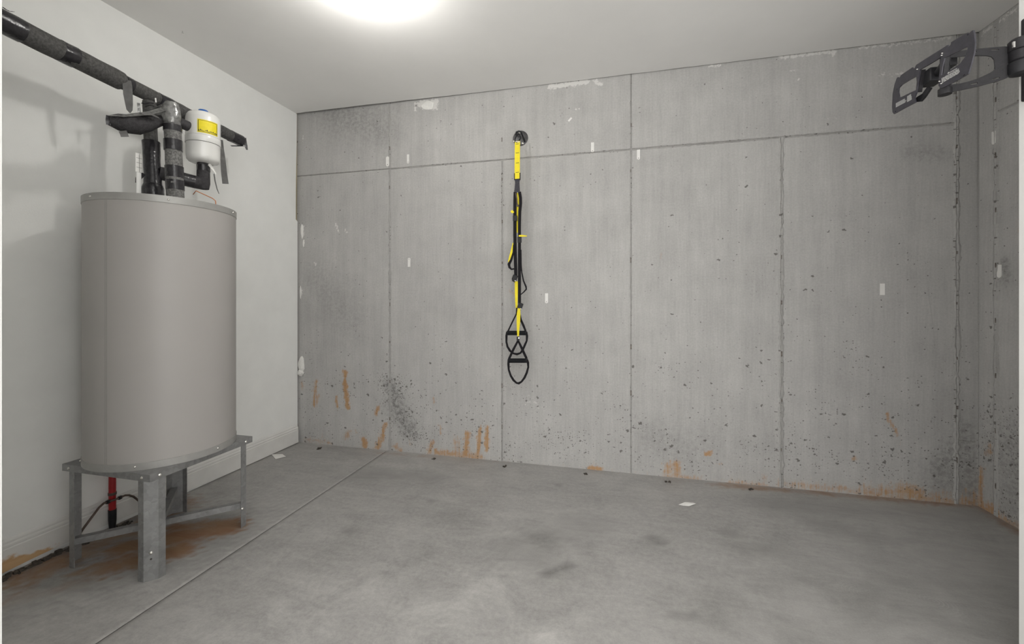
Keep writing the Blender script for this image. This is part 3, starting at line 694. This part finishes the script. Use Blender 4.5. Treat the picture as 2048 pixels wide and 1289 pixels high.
# loose sleeve pointing along the wall
P = [at(330,240,-2.12), at(312,243,-2.13), at(295,247,-2.14), at(275,250,-2.15), at(255,248,-2.16), at(236,244,-2.17), at(216,240,-2.18)]
ls = MB().tube(P, [0.020,0.030,0.037,0.042,0.041,0.034,0.022], 22, True, 0.22, 13).build('loose_sleeve', 'foam', pw, True); ls['label'] = 'drooping torn foam sleeve sticking out sideways'
flap([at(216,231,-2.165), at(245,232,-2.13), at(275,229,-2.12), at(300,226,-2.11), at(325,219,-2.09), at(345,210,-2.07)], 0.03, 'foil', ls, (0.5,-0.3,0.8), widths=[0.012,0.022,0.03,0.03,0.034,0.03])
flap([at(285,228,-2.09), at(300,227,-2.085), at(318,236,-2.08)], 0.03, 'tape_tail', ls, (0.6,-0.4,0.7), widths=[0.02,0.03,0.012])
flap([at(245,262,-2.15), at(248,268,-2.14), at(250,274,-2.14)], 0.028, 'tape_tail', ls)
flap([at(217,231,-2.17), at(216,240,-2.17), at(217,250,-2.17)], 0.016, 'tape', ls)
# expansion tank
TC = Vector((-2.152, 1.822, 0)); TR = 0.0785; tz0, tz1 = 1.925, 2.196
tk = thing('expansion_tank', 'small white expansion tank with a yellow warning label', 'tank', (TC.x, TC.y, tz0))
hh = tz1-tz0
MB().lathe([(0.018, tz0), (0.052, tz0+0.002), (0.066, tz0+0.008), (0.0735, tz0+0.018), (TR-0.0025, tz0+0.036), (TR-0.002, tz0+0.100), (TR+0.0005, tz0+0.104), (TR+0.0005, tz0+0.134), (TR-0.001, tz0+0.137), (TR-0.001, tz1-0.040), (TR-0.004, tz1-0.024), (0.068, tz1-0.013), (0.055, tz1-0.006), (0.035, tz1-0.002), (0.012, tz1)], (TC.x, TC.y, 0), 64).build('tank_body', 'tank', tk, True)
MB().lathe([(TR-0.0015, tz0+0.0985), (TR+0.0008, tz0+0.1005), (TR-0.001, tz0+0.1025)], (TC.x, TC.y, 0), 64, cap=False).build('weld_groove', 'rim', tk, True)
MB().lathe([(TR-0.001, tz0+0.1335), (TR+0.0008, tz0+0.1350), (TR-0.001, tz0+0.1365)], (TC.x, TC.y, 0), 64, cap=False).build('weld_groove', 'rim', tk, True)
MB().lathe([(0.025, tz1-0.006), (0.025, tz1+0.008), (0.021, tz1+0.015), (0.010, tz1+0.018)], (TC.x, TC.y, 0), 32).build('valve_cap', 'blue', tk, True)
def tk_ang(px):
    v = ray(px, HZ); v.z = 0; v.normalize(); s = v.dot(TC); dd = (TC-v*s).length
    q = v*(s-math.sqrt(max(TR*TR-dd*dd, 0))); return math.atan2(q.y-TC.y, q.x-TC.x)
def patch(a0, a1, z0, z1, r, n=12):
    m = MB(); vs = []; fs = []
    for i in range(n+1):
        an = a0+(a1-a0)*i/n
        for z in (z0, z1):
            for rr in (r, r+0.0006): vs.append((TC.x+rr*math.cos(an), TC.y+rr*math.sin(an), z))
    for i in range(n):
        o = i*4
        fs += [(o+1,o+5,o+7,o+3), (o,o+2,o+6,o+4), (o,o+4,o+5,o+1), (o+2,o+3,o+7,o+6)]
    fs += [(0,1,3,2), (n*4, n*4+2, n*4+3, n*4+1)]
    m.add(vs, fs); return m
a0, a1 = tk_ang(394.5), tk_ang(435.0)
lz0, lz1 = tz0+0.143, tz0+0.212
lb = patch(a0, a1, lz0, lz1, TR-0.0008).build('warning_label', 'yellow', tk); lb['label'] = 'yellow warning label with black border'
bt = 0.06*(a1-a0)
m = MB()
for q in (patch(a0+bt*0.6, a1-bt*0.6, lz1-0.0060, lz1-0.0045, TR), patch(a0+bt*0.6, a1-bt*0.6, lz0+0.004, lz0+0.0055, TR), patch(a0+bt*0.6, a0+bt*1.0, lz0+0.004, lz1-0.0045, TR, 2), patch(a1-bt*1.0, a1-bt*0.6, lz0+0.004, lz1-0.0045, TR, 2)): m.add(q.v, q.f)
for i in range(15):
    s0 = a0+bt+(a1-a0-2*bt)*(i+0.1)/15; s1 = s0+(a1-a0)*random.uniform(0.02, 0.045); zz = lz0+random.uniform(0.006, 0.010)
    q = patch(s0, s1, zz, zz+random.uniform(0.003, 0.008), TR, 2); m.add(q.v, q.f)
m.build('label_print', 'ink', lb)
# tank connection pipe
tp = MB().tube([az(1.835)+Vector((0.02,0.02,0)), Vector((-2.215, 1.70, 1.83)), Vector((-2.18, 1.765, 1.822)), Vector((-2.155, 1.81, 1.818))], [0.032,0.034,0.034,0.034], 20, True, 0.08, 14).build('tank_connector', 'foam', pw, True)
MB().tube([Vector((TC.x, TC.y, 1.79)), Vector((TC.x, TC.y, 1.82)), Vector((TC.x, TC.y, 1.87)), Vector((TC.x, TC.y, tz0+0.002))], [0.026,0.031,0.030,0.029], 20, True, 0.08, 15).build('foam_sleeve', 'foam', tp, True)
MB().tube([Vector((-2.205, 1.72, 1.828)), Vector((-2.168, 1.785, 1.819))], 0.0355, 20, True, 0.12, 16).build('tape_wrap', 'tape', tp, True)
MB().tube([Vector((TC.x, TC.y, 1.885)), Vector((TC.x, TC.y, 1.915))], 0.0315, 20, True, 0.12, 17).build('tape_wrap', 'tape', tp, True)
flap([at(412,325,-2.13), at(420,331,-2.12), at(427,340,-2.12), at(432,349,-2.12)], 0.016, 'paper', tp, (0.6,-0.5,0.5), widths=[0.02,0.018,0.012,0.003])
flap([at(428,348,-2.2), at(430,362,-2.2), at(434,378,-2.2), at(438,388,-2.2)], 0.006, 'tape_tail', tp, widths=[0.006,0.006,0.005,0.003])
# thin wire on the heater top
P = [Vector((-2.12, 1.74, 1.74)), at(392,382,-2.08), at(412,391,-2.05), at(425,397,-2.03), at(431,402,-2.02), at(431.5,408,-2.02)]
P.append(Vector((P[-1].x-0.004, P[-1].y-0.002, HZ1)))
tag(MB().tube(P, 0.0022, 8).build('copper_wire', 'copper', smooth=True, loc=P[-1]), 'thin orange copper wire curving onto the heater top', 'wire')
# paper tag behind the rear riser
p0, p1 = at(273,306,-2.21), at(283,346,-2.21)
tg = thing('paper_tag', 'small white paper tag with printed grid behind the rear riser', 'tag', (p0.x, p0.y, p1.z-0.11))
m = MB().box((-2.212, p0.y-0.004, p1.z), (-2.210, p1.y+0.002, p0.z)); m.build('tag_sheet', 'paper', tg)
m = MB()
for k in range(1, 4): m.box((-2.2099, p0.y, p1.z+(p0.z-p1.z)*k/4-0.0006), (-2.2096, p1.y+0.002, p1.z+(p0.z-p1.z)*k/4+0.0006))
m.box((-2.2099, p0.y+0.012, p1.z), (-2.2096, p0.y+0.0132, p0.z)); m.build('tag_print', 'ink', tg)
MB().box((-2.213, p0.y, HZ1), (-2.2085, p1.y-0.002, p1.z-0.002)).build('tag_post', 'porcelain', tg)

# ------------------------------------------------------------------ under the stand: red pipe, brown tube, debris
RP = Vector((-2.543, 1.652, 0))
rp = thing('red_pipe', 'red plastic pipe rising from the floor in a black sleeve', 'pipe', (RP.x, RP.y, 0))
MB().tube([RP+Vector((0,0,0.09)), RP+Vector((0,0,0.30)), RP+Vector((0.0,0,0.47))], 0.0150, 20).build('pipe_body', 'red', rp, True)
MB().tube([RP+Vector((0,0,0.0)), RP+Vector((0,0,0.05)), RP+Vector((0,0,0.105))], [0.0125,0.0165,0.0170], 20).build('black_sleeve', 'black', rp, True)
MB().tube([RP+Vector((0,0,0.465)), RP+Vector((0,0,0.480))], 0.0158, 20).build('amber_collar', 'copper', rp, True)
MB().lathe([(0.017, 0.180), (0.0175, 0.182), (0.0175, 0.192), (0.017, 0.194)], RP, 20).build('clamp_band', 'brown', rp, True)
P = [at(160,1068,-2.52), at(165,1060,-2.515), at(180,1040,-2.515), at(198,1016,-2.515), at(208,1007,-2.515), at(216,1004.5,-2.515), at(228,1001,-2.515), at(240,996,-2.515), at(250,991.5,-2.515), at(258,991,-2.515), at(267,994,-2.515), at(276,1001,-2.51), at(284,1010,-2.51), at(292,1024,-2.51), at(300,1040,-2.51)]
bt_ = tag(MB().tube(P, 0.0052, 10).build('bent_tube', 'brown', smooth=True, loc=P[0]), 'thin brown bent tube clipped to the red pipe', 'tube')
for q in (P[5], P[7]): MB().cbox(q, (0.012, 0.016, 0.016), 0.3).build('clip', 'black', bt_)
def crumbs(name, label, cat, c, n, sx, sy, seed, mat='debris', group=None, size=(0.004, 0.011)):
    rnd = random.Random(seed); m = MB()
    for i in range(n):
        s = rnd.uniform(*size); p = Vector((c[0]+rnd.gauss(0, sx), c[1]+rnd.gauss(0, sy), 0))
        vs = []
        for k in range(8):
            vs.append((p.x+s*(1 if k & 1 else -1)*rnd.uniform(0.5, 1.1), p.y+s*(1 if k & 2 else -1)*rnd.uniform(0.5, 1.1), (s*rnd.uniform(0.5, 1.3) if k & 4 else 0.0003)))
        m.add(vs, [(0,2,3,1),(4,5,7,6),(0,1,5,4),(1,3,7,5),(3,2,6,7),(2,0,4,6)])
    return tag(m.build(name, mat, loc=(c[0], c[1], 0)), label, cat, group)
dl = crumbs('debris_pile', 'dark crumbly debris at the foot of the red pipe', 'debris', (-2.535, 1.62), 60, 0.012, 0.09, 3); dl['kind'] = 'stuff'
dl = crumbs('debris_pile', 'dark debris under the damaged baseboard beside the stand leg', 'debris', (-2.545, 1.33), 55, 0.008, 0.09, 4); dl['kind'] = 'stuff'

# ------------------------------------------------------------------ suspension trainer on its wall anchor
ac = onY(1041, 277, YB-0.001)
wa = thing('wall_anchor', 'round black wall anchor holding the yellow and black trainer', 'anchor', ac)
MB().lathe([(0.055, 0.0005), (0.056, 0.003), (0.054, 0.0065), (0.050, 0.008), (0.030, 0.008)], ac, 48, (0,-1,0)).build('anchor_plate', 'anchor', wa, True)
for dx, dz in ((-0.006, 0.042), (0.018, -0.040), (-0.045, -0.020)):
    bolt((ac.x+dx, ac.y-0.0078, ac.z+dz), (0,-1,0), wa, 0.0075, 'bolt')
U = [Vector((ac.x+0.034, ac.y-0.006, ac.z-0.03)), Vector((ac.x+0.030, ac.y-0.05, ac.z-0.012)), Vector((ac.x+0.022, ac.y-0.082, ac.z+0.012)), Vector((ac.x+0.008, ac.y-0.088, ac.z+0.018)), Vector((ac.x-0.010, ac.y-0.085, ac.z+0.014)), Vector((ac.x-0.022, ac.y-0.05, ac.z+0.020)), Vector((ac.x-0.030, ac.y-0.006, ac.z+0.026))]
MB().tube(U, 0.0062, 12).build('hook_loop', 'black', wa, True)
SY = YB-0.125; px2m = (SY/ray(1037, HZ).y)/F
def S(px, py, off=0.0): return onY(px, py, SY+off)
tr = thing('suspension_trainer', 'yellow and black strap trainer hanging against the concrete wall', 'exercise strap', S(1035, 283))
def strap(name, pts, wpx, mat, parent=tr, th=0.0025, off=0.0, widths=None):
    wds = [q*px2m for q in widths] if widths else None
    return MB().ribbon([S(x, y, off) for x, y in pts], wpx*px2m, th, (0,-1,0), wds).build(name, mat, parent)
# carabiner
cb = [S(1036,268,0.01), S(1040,270,0.02), S(1041,276,0.02), S(1038,282,0.01), S(1034,286,0.002), S(1030,284,0.002), S(1030,278,0.002), S(1033,271,0.005), S(1036,268,0.01)]
MB().tube(cb, 0.0052, 10, False).build('carabiner', 'black', tr, True)
MB().tube([S(1031,284,0.0), S(1040,284,0.0)], 0.0045, 10).build('carabiner_bar', 'steel', tr, True)
ya = strap('yellow_anchor_strap', [(1035,282.5),(1034.8,300),(1034.5,330),(1034.5,358)], 10.6, 'yweb', th=0.004)
for y in (288, 306, 326, 345): strap('stitch', [(1031.5,y+0.4),(1038,y-0.3)], 0.9, 'ink', ya, 0.0012, -0.0026)
fr = MB()
for a_, b_ in (((1029,347),(1029,360)), ((1040,346),(1040,360)), ((1028.4,359.5),(1040.8,359.5))): fr.tube([S(*a_), S(*b_)], 0.0038, 8)
fr.build('ring_buckle', 'black', tr, True)
strap('sewn_tab', [(1034.5,358),(1034.6,366),(1034.4,376),(1034.2,384.5)], 10, 'greyweb', th=0.005, widths=[10.5,9,10.3,12])
strap('black_strap', [(1030.5,384),(1030,400),(1029.8,430),(1029.8,470),(1030.6,510),(1031.5,540),(1031.6,556)], 6.6, 'web', th=0.0035)
strap('black_strap', [(1039,384),(1041,396),(1041.2,408),(1039.6,424),(1039,450),(1039,480),(1038.8,540),(1039,608)], 6.0, 'web', th=0.0035, off=0.002)
strap('yellow_strap', [(1034.8,386),(1036.4,397),(1036.2,410),(1034,422),(1034,440),(1034.6,455),(1034.6,466)], 4, 'yweb', off=0.012, widths=[3,3.5,4.2,5,5,3.5,2.5])
MB().tube([S(1031,386,-0.003), S(1033.5,398,-0.003), S(1034,406,-0.003), S(1036,414,-0.003), S(1037.5,410,-0.003)], 0.0042, 8).build('loop', 'brown', tr, True)
MB().cbox(S(1030.3,437,-0.001), (0.030,0.012,0.036)).build('slider', 'black', tr)
MB().cbox(S(1039,480,0.001), (0.028,0.012,0.040)).build('slider', 'black', tr)
strap('yellow_tab', [(1021.5,424),(1024,423),(1027,426)], 5, 'yweb', off=-0.01, widths=[3,6,4])
strap('yellow_tab', [(1037.5,472),(1044,472),(1054,472.5)], 3.4, 'yweb', off=-0.03, widths=[3,4,1.6])
strap('yellow_tail', [(1026,486),(1024.5,498),(1021,512),(1017,525)], 4, 'yweb', off=-0.008, widths=[1.5,4,4.5,2.5])
strap('black_tail', [(1027.5,490),(1027,505),(1022.5,520),(1017.8,529),(1019,535),(1023,539),(1028,538)], 4.2, 'web', off=-0.010, widths=[3,3.4,4.6,6,5,3.4,3])
strap('black_tail', [(1041.5,500),(1042,530),(1043.5,545),(1047,562),(1052,574),(1052.5,579),(1047,585),(1041,590)], 2.8, 'web', off=-0.006, widths=[3.2,3,2.4,2.8,3.4,3,2.2,1.6])
for (x, y) in ((1029.5,556), (1040.6,612)):
    o = MB().cbox(S(x, y, -0.004), (0.034,0.022,0.040), 0, 0, 0.35).build('cam_buckle', 'black', tr); bevel(o, 0.005, 2)
    MB().cbox(S(x-1.5, y+5, -0.010), (0.022,0.012,0.022), 0, 0, 0.6).build('cam_lever', 'mount', tr)
    MB().cbox(S(x+1, y+6, -0.016), (0.006,0.003,0.006)).build('buckle_pin', 'steel', tr)
strap('yellow_strap', [(1032.6,563),(1032.8,580),(1032.8,600),(1033.3,618)], 6.4, 'yweb', th=0.003, widths=[6.4,6.4,5.4,3.6], off=0.004)
strap('yellow_strap', [(1038,617),(1037.2,630),(1036.8,645),(1036.3,660),(1036.3,673)], 7, 'yweb', th=0.003, widths=[5,7.4,7,5,3.2], off=-0.024)
def handle(g, dz, off, tri, loop):
    h = thing_part = MB().tube([S(g[0]+0.3, g[1], off), S(g[2]-0.3, g[1], off)], 0.0158, 20).build('handle_grip', 'grip', tr, True)
    for pts, wds in tri: MB().ribbon([S(x, y, off+o_) for x, y, o_ in pts], 0.01, 0.0022, (0,-1,0), [q*1.15*px2m for q in wds]).build('handle_strap', 'web', h)
    MB().ribbon([S(x, y, off) for x, y in loop], 0.012, 0.0024, (0.25,-1,0), [2.6+1.0*math.sin(i*1.7)**2 for i in range(len(loop))] and [(3.6+1.2*math.sin(i*1.3)**2)*px2m for i in range(len(loop))]).build('foot_loop', 'web', h)
    for x in (g[0], g[2]): MB().tube([S(x-0.4, g[1], off), S(x+0.4, g[1], off)], 0.0168, 20).build('end_cap', 'black', h, True)
handle((1014.8,666.5,1052.2), 0, 0.0, [([(1033.5,616,-0.0),(1033,628,-0.0),(1024,646,0),(1015.5,664,0)], [2.4,2.4,2.6,2.6]), ([(1038,626,0.004),(1041.5,640,0),(1047,652,0),(1051.8,664,0)], [4,4,4,3.2])],
       [(1014,664),(1013,672),(1012.8,684),(1015,694),(1020,702),(1027,707.5),(1034,709),(1041,706.5),(1046,699),(1050,690),(1053.5,682),(1054,673),(1053,664)])
handle((1017.2,721.8,1053.8), 0, -0.024, [([(1036,682,0),(1027,699,0),(1018,718.5,0)], [3.4,4,4]), ([(1036.4,682,0),(1044,698,0),(1053.5,718.5,0)], [3.4,4.4,4.2])],
       [(1017,719),(1016.8,728),(1017.5,740),(1021.5,752),(1027,761),(1033,766.5),(1037.5,767.3),(1043,764),(1049,756),(1053.5,746),(1056.5,735),(1056,726),(1054,719)])
MB().cbox(S(1036.2,678,-0.024), (0.018,0.010,0.030)).build('swivel', 'black', tr); MB().cbox(S(1037.6,676.5,-0.032), (0.008,0.003,0.010)).build('swivel_pin', 'steel', tr)

# ------------------------------------------------------------------ television bracket on the stub wall
tvp = Vector((XS, 1.651, 1.837))
tv = thing('television_bracket', 'black folding television bracket mounted on the white stub wall', 'bracket', tvp)
o = MB().box((XS-0.020, 1.607, 1.8305), (XS-0.0005, 1.714, 2.0944)).build('wall_plate', 'mount', tv); bevel(o, 0.005, 2)
MB().box((XS-0.026, 1.631, 1.850), (XS-0.0199, 1.689, 2.0775)).build('wall_plate_rib', 'mount', tv)
# hinge
hg = Vector((1.2194, 1.6536, 0))
MB().lathe([(0.023, 1.9345), (0.028, 1.9397), (0.028, 1.967), (0.025, 1.9696)], hg, 28).build('hinge_knuckle', 'mount', tv, True)
MB().lathe([(0.016, 1.8942), (0.0267, 1.8981), (0.0293, 1.9046), (0.0293, 1.9332), (0.025, 1.9358)], hg, 28).build('hinge_knuckle', 'black', tv, True)
MB().lathe([(0.026, 1.9683), (0.0293, 1.9709), (0.0293, 1.9995), (0.023, 2.006), (0.010, 2.0086)], hg, 28).build('hinge_knuckle', 'mount', tv, True)
MB().box((1.2194, 1.628, 1.9046), (XS-0.0245, 1.680, 1.9332)).build('hinge_yoke', 'mount', tv)
MB().box((1.2194, 1.628, 1.9709), (XS-0.0245, 1.680, 2.0034)).build('hinge_yoke', 'mount', tv)
MB().cbox((1.1915, 1.641, 1.984), (0.005, 0.005, 0.018)).build('hinge_pin', 'steel', tv)
# arm, a flat cast frame
ap, an = Vector((1.2025, 1.6614, 1.954)), Vector((0.27, 0.96, 0)).normalized()
def A(cx, cy): return onP(1880+cx/6.786, 30+cy/6.786, ap, an)
ao = [(150,508),(300,482),(470,462),(700,440),(880,424),(930,428),(985,470),(1000,560),(1000,720),(945,815),(920,848),(850,875),(700,920),(520,968),(350,1004),(200,1035),(60,1070),(20,1068),(10,1020),(60,985)]
ah = [(150,580),(380,548),(640,552),(700,566),(735,606),(748,740),(680,785),(520,860),(400,900),(260,932),(160,942),(120,900)]
def slot(x0, y0, x1, y1): dx, dy = x1-x0, y1-y0; return [(x0,y0-9),(x1,y1-9),(x1+6,y1),(x1,y1+9),(x0,y0+9),(x0-6,y0)]
slots = [slot(700,472,795,468), slot(472,500,495,496), slot(715,872,805,850), slot(420,940,508,924)]
MB().plate([A(*q) for q in ao], [[A(*q) for q in ah]]+[[A(*q) for q in s_] for s_ in slots], an*0.004).build('arm', 'mount', tv)
# elbow post and tilt head behind the face plate
el = A(70, 800); el += an*0.002
MB().tube([Vector((el.x, el.y, A(70,1080).z)), Vector((el.x, el.y, A(70,1000).z))], 0.0175, 20).build('elbow_post', 'mount', tv, True)
MB().tube([Vector((el.x, el.y, A(70,1000).z)), Vector((el.x, el.y, A(150,500).z))], 0.0124, 20).build('elbow_post', 'black', tv, True)
FX = 1.040
def Fp(cx, cy, X=FX): return onX(1770+cx/6.447, 40+cy/6.447, X)
hc = Fp(590, 740, 1.074)
o = MB().cbox((1.0777, hc.y, hc.z), (0.044, 0.057, 0.047)).build('tilt_head', 'black', tv); bevel(o, 0.003, 2)
MB().tube([Vector((1.0894, hc.y, hc.z)), Vector((el.x, el.y, hc.z))], 0.013, 16).build('tilt_link', 'black', tv, True)
MB().cbox((1.0855, hc.y-0.065, hc.z+0.02), (0.023, 0.039, 0.044)).build('tilt_knob', 'mount', tv)
MB().plate([Fp(*q, 1.0556) for q in ((400,1060),(450,1055),(500,1000),(580,880),(540,865),(480,950),(400,1000))], [], (0.008,0,0)).build('lower_hook', 'black', tv)
fo_ = [(115,1215),(96,1190),(90,1120),(98,950),(122,830),(150,752),(163,738),(176,748),(190,742),(205,712),(350,612),(358,632),(372,630),(386,612),(400,580),(560,478),(720,378),(806,322),(812,348),(826,344),(848,312),(850,288),(960,222),(1060,165),(1090,168),(1112,142),(1135,130),(1150,190),(1158,300),(1148,420),(1112,560),(1072,696),(1000,738),(860,816),(760,868),(722,880),(690,850),(694,760),(716,520),(720,478),(660,520),(560,580),(455,640),(450,650),(430,770),(405,935),(380,1005),(392,1065),(250,1140)]
fh = [[(172,930),(176,880),(215,838),(300,785),(402,728),(408,800),(398,905),(330,935),(200,1000),(182,990)], [(765,490),(930,410),(1058,345),(1068,360),(1060,410),(1030,480),(960,570),(850,640),(722,716),(738,600)],
      [(128,1186),(134,1172),(142,1176),(136,1190)], [(1055,192),(1075,180),(1078,188),(1060,200)], [(1000,728),(1024,700),(1028,706),(1006,732)], [(150,905),(154,885),(159,887),(156,908)]]
fpl = MB().plate([Fp(*q) for q in fo_], [[Fp(*q) for q in h_] for h_ in fh], (0.004,0,0)).build('face_plate', 'mplate', tv)
for a_, b_ in (((452,645),(404,935)), ((722,478),(694,845)), ((757,478),(722,718)), ((407,730),(400,905))):
    p, q = Fp(*a_), Fp(*b_); MB().ribbon([p+Vector((0.0105,0,0)), q+Vector((0.0105,0,0))], 0.012, 0.0026, (0,1,0)).build('flange', 'mount', fpl)
def text_rows(corner, along, down, rows, seed):
    rnd = random.Random(seed); m = MB(); c = Vector((*corner, 0)); a_ = Vector((*along, 0)); d_ = Vector((*down, 0))
    for i in range(rows):
        s0 = 0.0; end = rnd.uniform(0.78, 1.0)
        while s0 < end:
            ln = rnd.uniform(0.05, 0.14); e_ = min(s0+ln, end); k0, k1 = (i+0.12)/rows, (i+0.72)/rows
            qs = [c+a_*s0+d_*k0, c+a_*e_+d_*k0, c+a_*e_+d_*k1, c+a_*s0+d_*k1]
            vs = [Fp(q.x, q.y, FX-0.0004) for q in qs]; m.add(vs, [(0,1,2,3)]); s0 = e_+0.025
    return m
o = text_rows((728,755), (275,-160), (5,62), 6, 1).build('printed_text', 'print_white', fpl, recalc=False)
text_rows((815,682), (115,-65), (2,14), 1, 2).build('printed_text', 'print_white', fpl, recalc=False)
text_rows((140,1075), (140,-75), (0,56), 4, 3).build('printed_text', 'print_white', fpl, recalc=False)
text_rows((285,985), (62,-36), (0,78), 5, 4).build('printed_text', 'print_white', fpl, recalc=False)
tri = [Fp(x, y, FX-0.0005) for x, y in ((803,697),(828,684),(818,668))]; m = MB(); m.add(tri, [(0,1,2)]); m.build('warning_triangle', 'print_white', fpl, recalc=False)
for (x, y) in ((425,635), (748,428), (742,455), (712,790), (735,820)): bolt(Fp(x, y, FX-0.0002), (-1,0,0), fpl, 0.0017, 'rivet')

# ------------------------------------------------------------------ adhesive strips left on the concrete
def strip_thing(px, py, wpx, hpx, label, wall='b', lean=0.0, rnd_top=False, rnd_bot=True):
    p = onY(px, py, YB-0.0030) if wall == 'b' else onX(px, py, XR-0.0030)
    t = (p-CAM).dot(_d); s = t/F; hh_ = hpx*s/2
    ww = wpx*s/2 if wall == 'b' else wpx*s*0.75
    pts = []
    def arc(zc, sgn):
        return [(ww*math.cos(a_)*sgn, zc+sgn*ww*0.9*math.sin(a_)) for a_ in np.linspace(0, math.pi, 7)]
    pts = (arc(hh_-ww*0.9, 1) if rnd_top else [(ww, hh_), (-ww, hh_)])+(arc(-hh_+ww*0.9, -1) if rnd_bot else [(-ww, -hh_), (ww, -hh_)])
    ca, sa = math.cos(lean), math.sin(lean)
    pts = [(x*ca-z*sa, x*sa+z*ca) for x, z in pts]
    if wall == 'b': out_ = [Vector((p.x+x, p.y, p.z+z)) for x, z in pts]; dp = (0, 0.0028, 0)
    else: out_ = [Vector((p.x, p.y-x, p.z+z)) for x, z in pts]; dp = (0.0028, 0, 0)
    th = thing('adhesive_strip', label, 'adhesive strip', p, 'white adhesive strips on the concrete')
    MB().plate(out_, [], dp).build('strip_body', 'strip', th)
    if (rnd_bot or rnd_top) and wall == 'b':
        q = p+(Vector((0, -0.0003, 0)) if wall == 'b' else Vector((-0.0003, 0, 0)))+Vector((0, 0, (-hh_+ww) if rnd_bot else (hh_-ww)))
        MB().lathe([(ww*0.35, 0), (ww*0.35, 0.0008)], q, 10, (0,-1,0) if wall == 'b' else (-1,0,0)).build('pull_dot', 'rim', th)
    return th
strip_thing(775, 323, 7, 20, 'white oval strip on the horizontal seam crossing', rnd_top=True)
strip_thing(816, 318, 5, 18, 'white strip just above the horizontal seam, next to the oval one')
strip_thing(818, 525, 5.4, 18, 'white strip at mid height between oval strip and rusty floor stains', rnd_top=True, rnd_bot=False)
strip_thing(1185, 295, 6, 20, 'white strip above the horizontal seam between the trainer and a vertical seam')
strip_thing(1277, 309.5, 6, 20, 'white strip hanging just below the horizontal seam beside a vertical seam')
strip_thing(1093, 597, 6, 20, 'white strip beside the lower buckles of the trainer')
strip_thing(1765, 579, 8, 23, 'white strip alone on the concrete panel below the television bracket', rnd_bot=False)
strip_thing(1987, 276, 6, 26, 'white strip on the seam of the side wall, upper one', 'r')
strip_thing(1998, 543, 7, 26, 'white strip on the seam of the side wall, lower one', 'r')
q = strip_thing(1140, 239, 3.5, 9, 'tiny slanted white scrap on the concrete near the ceiling', lean=-0.8, rnd_bot=False)

# ------------------------------------------------------------------ scraps on the floor
def scrap(pxs, label, lift):
    pts = [onZ(x, y, 0.0012) for x, y in pxs]; c = sum(pts, Vector())/len(pts)
    m = MB(); n = len(pts); vs = []
    for i, p in enumerate(pts): vs.append(p+Vector((0, 0, lift[i])))
    m.add(vs+[v+Vector((0,0,0.0006)) for v in vs], [tuple(range(n)), tuple(range(2*n-1, n-1, -1))]+[(i, (i+1)%n, (i+1)%n+n, i+n) for i in range(n)])
    return tag(m.build('paper_scrap', 'paper', loc=(c.x, c.y, 0)), label, 'paper scrap', 'paper scraps on the floor')
scrap([(543,911),(565,909),(572,915),(551,919)], 'white paper scrap on the floor by the white baseboard', [0.006, 0.0, 0.004, 0.0])
scrap([(1357,1010),(1370,1006.5),(1386,1006),(1392,1011),(1378,1013),(1366,1012)], 'torn white paper scrap lying on the open concrete floor', [0.0, 0.004, 0.0, 0.008, 0.0, 0.0])
for i, (x, y) in enumerate(((867,919), (1010,934), (1171,950), (1337,965), (1505,980), (640,898))):
    p = onZ(x, y); crumbs('broken_plug', 'small broken dark plug in the floor along the concrete wall', 'floor plug', (p.x, p.y), 9, 0.010, 0.008, 40+i, 'debris', 'plugs along the concrete wall', (0.003, 0.007))
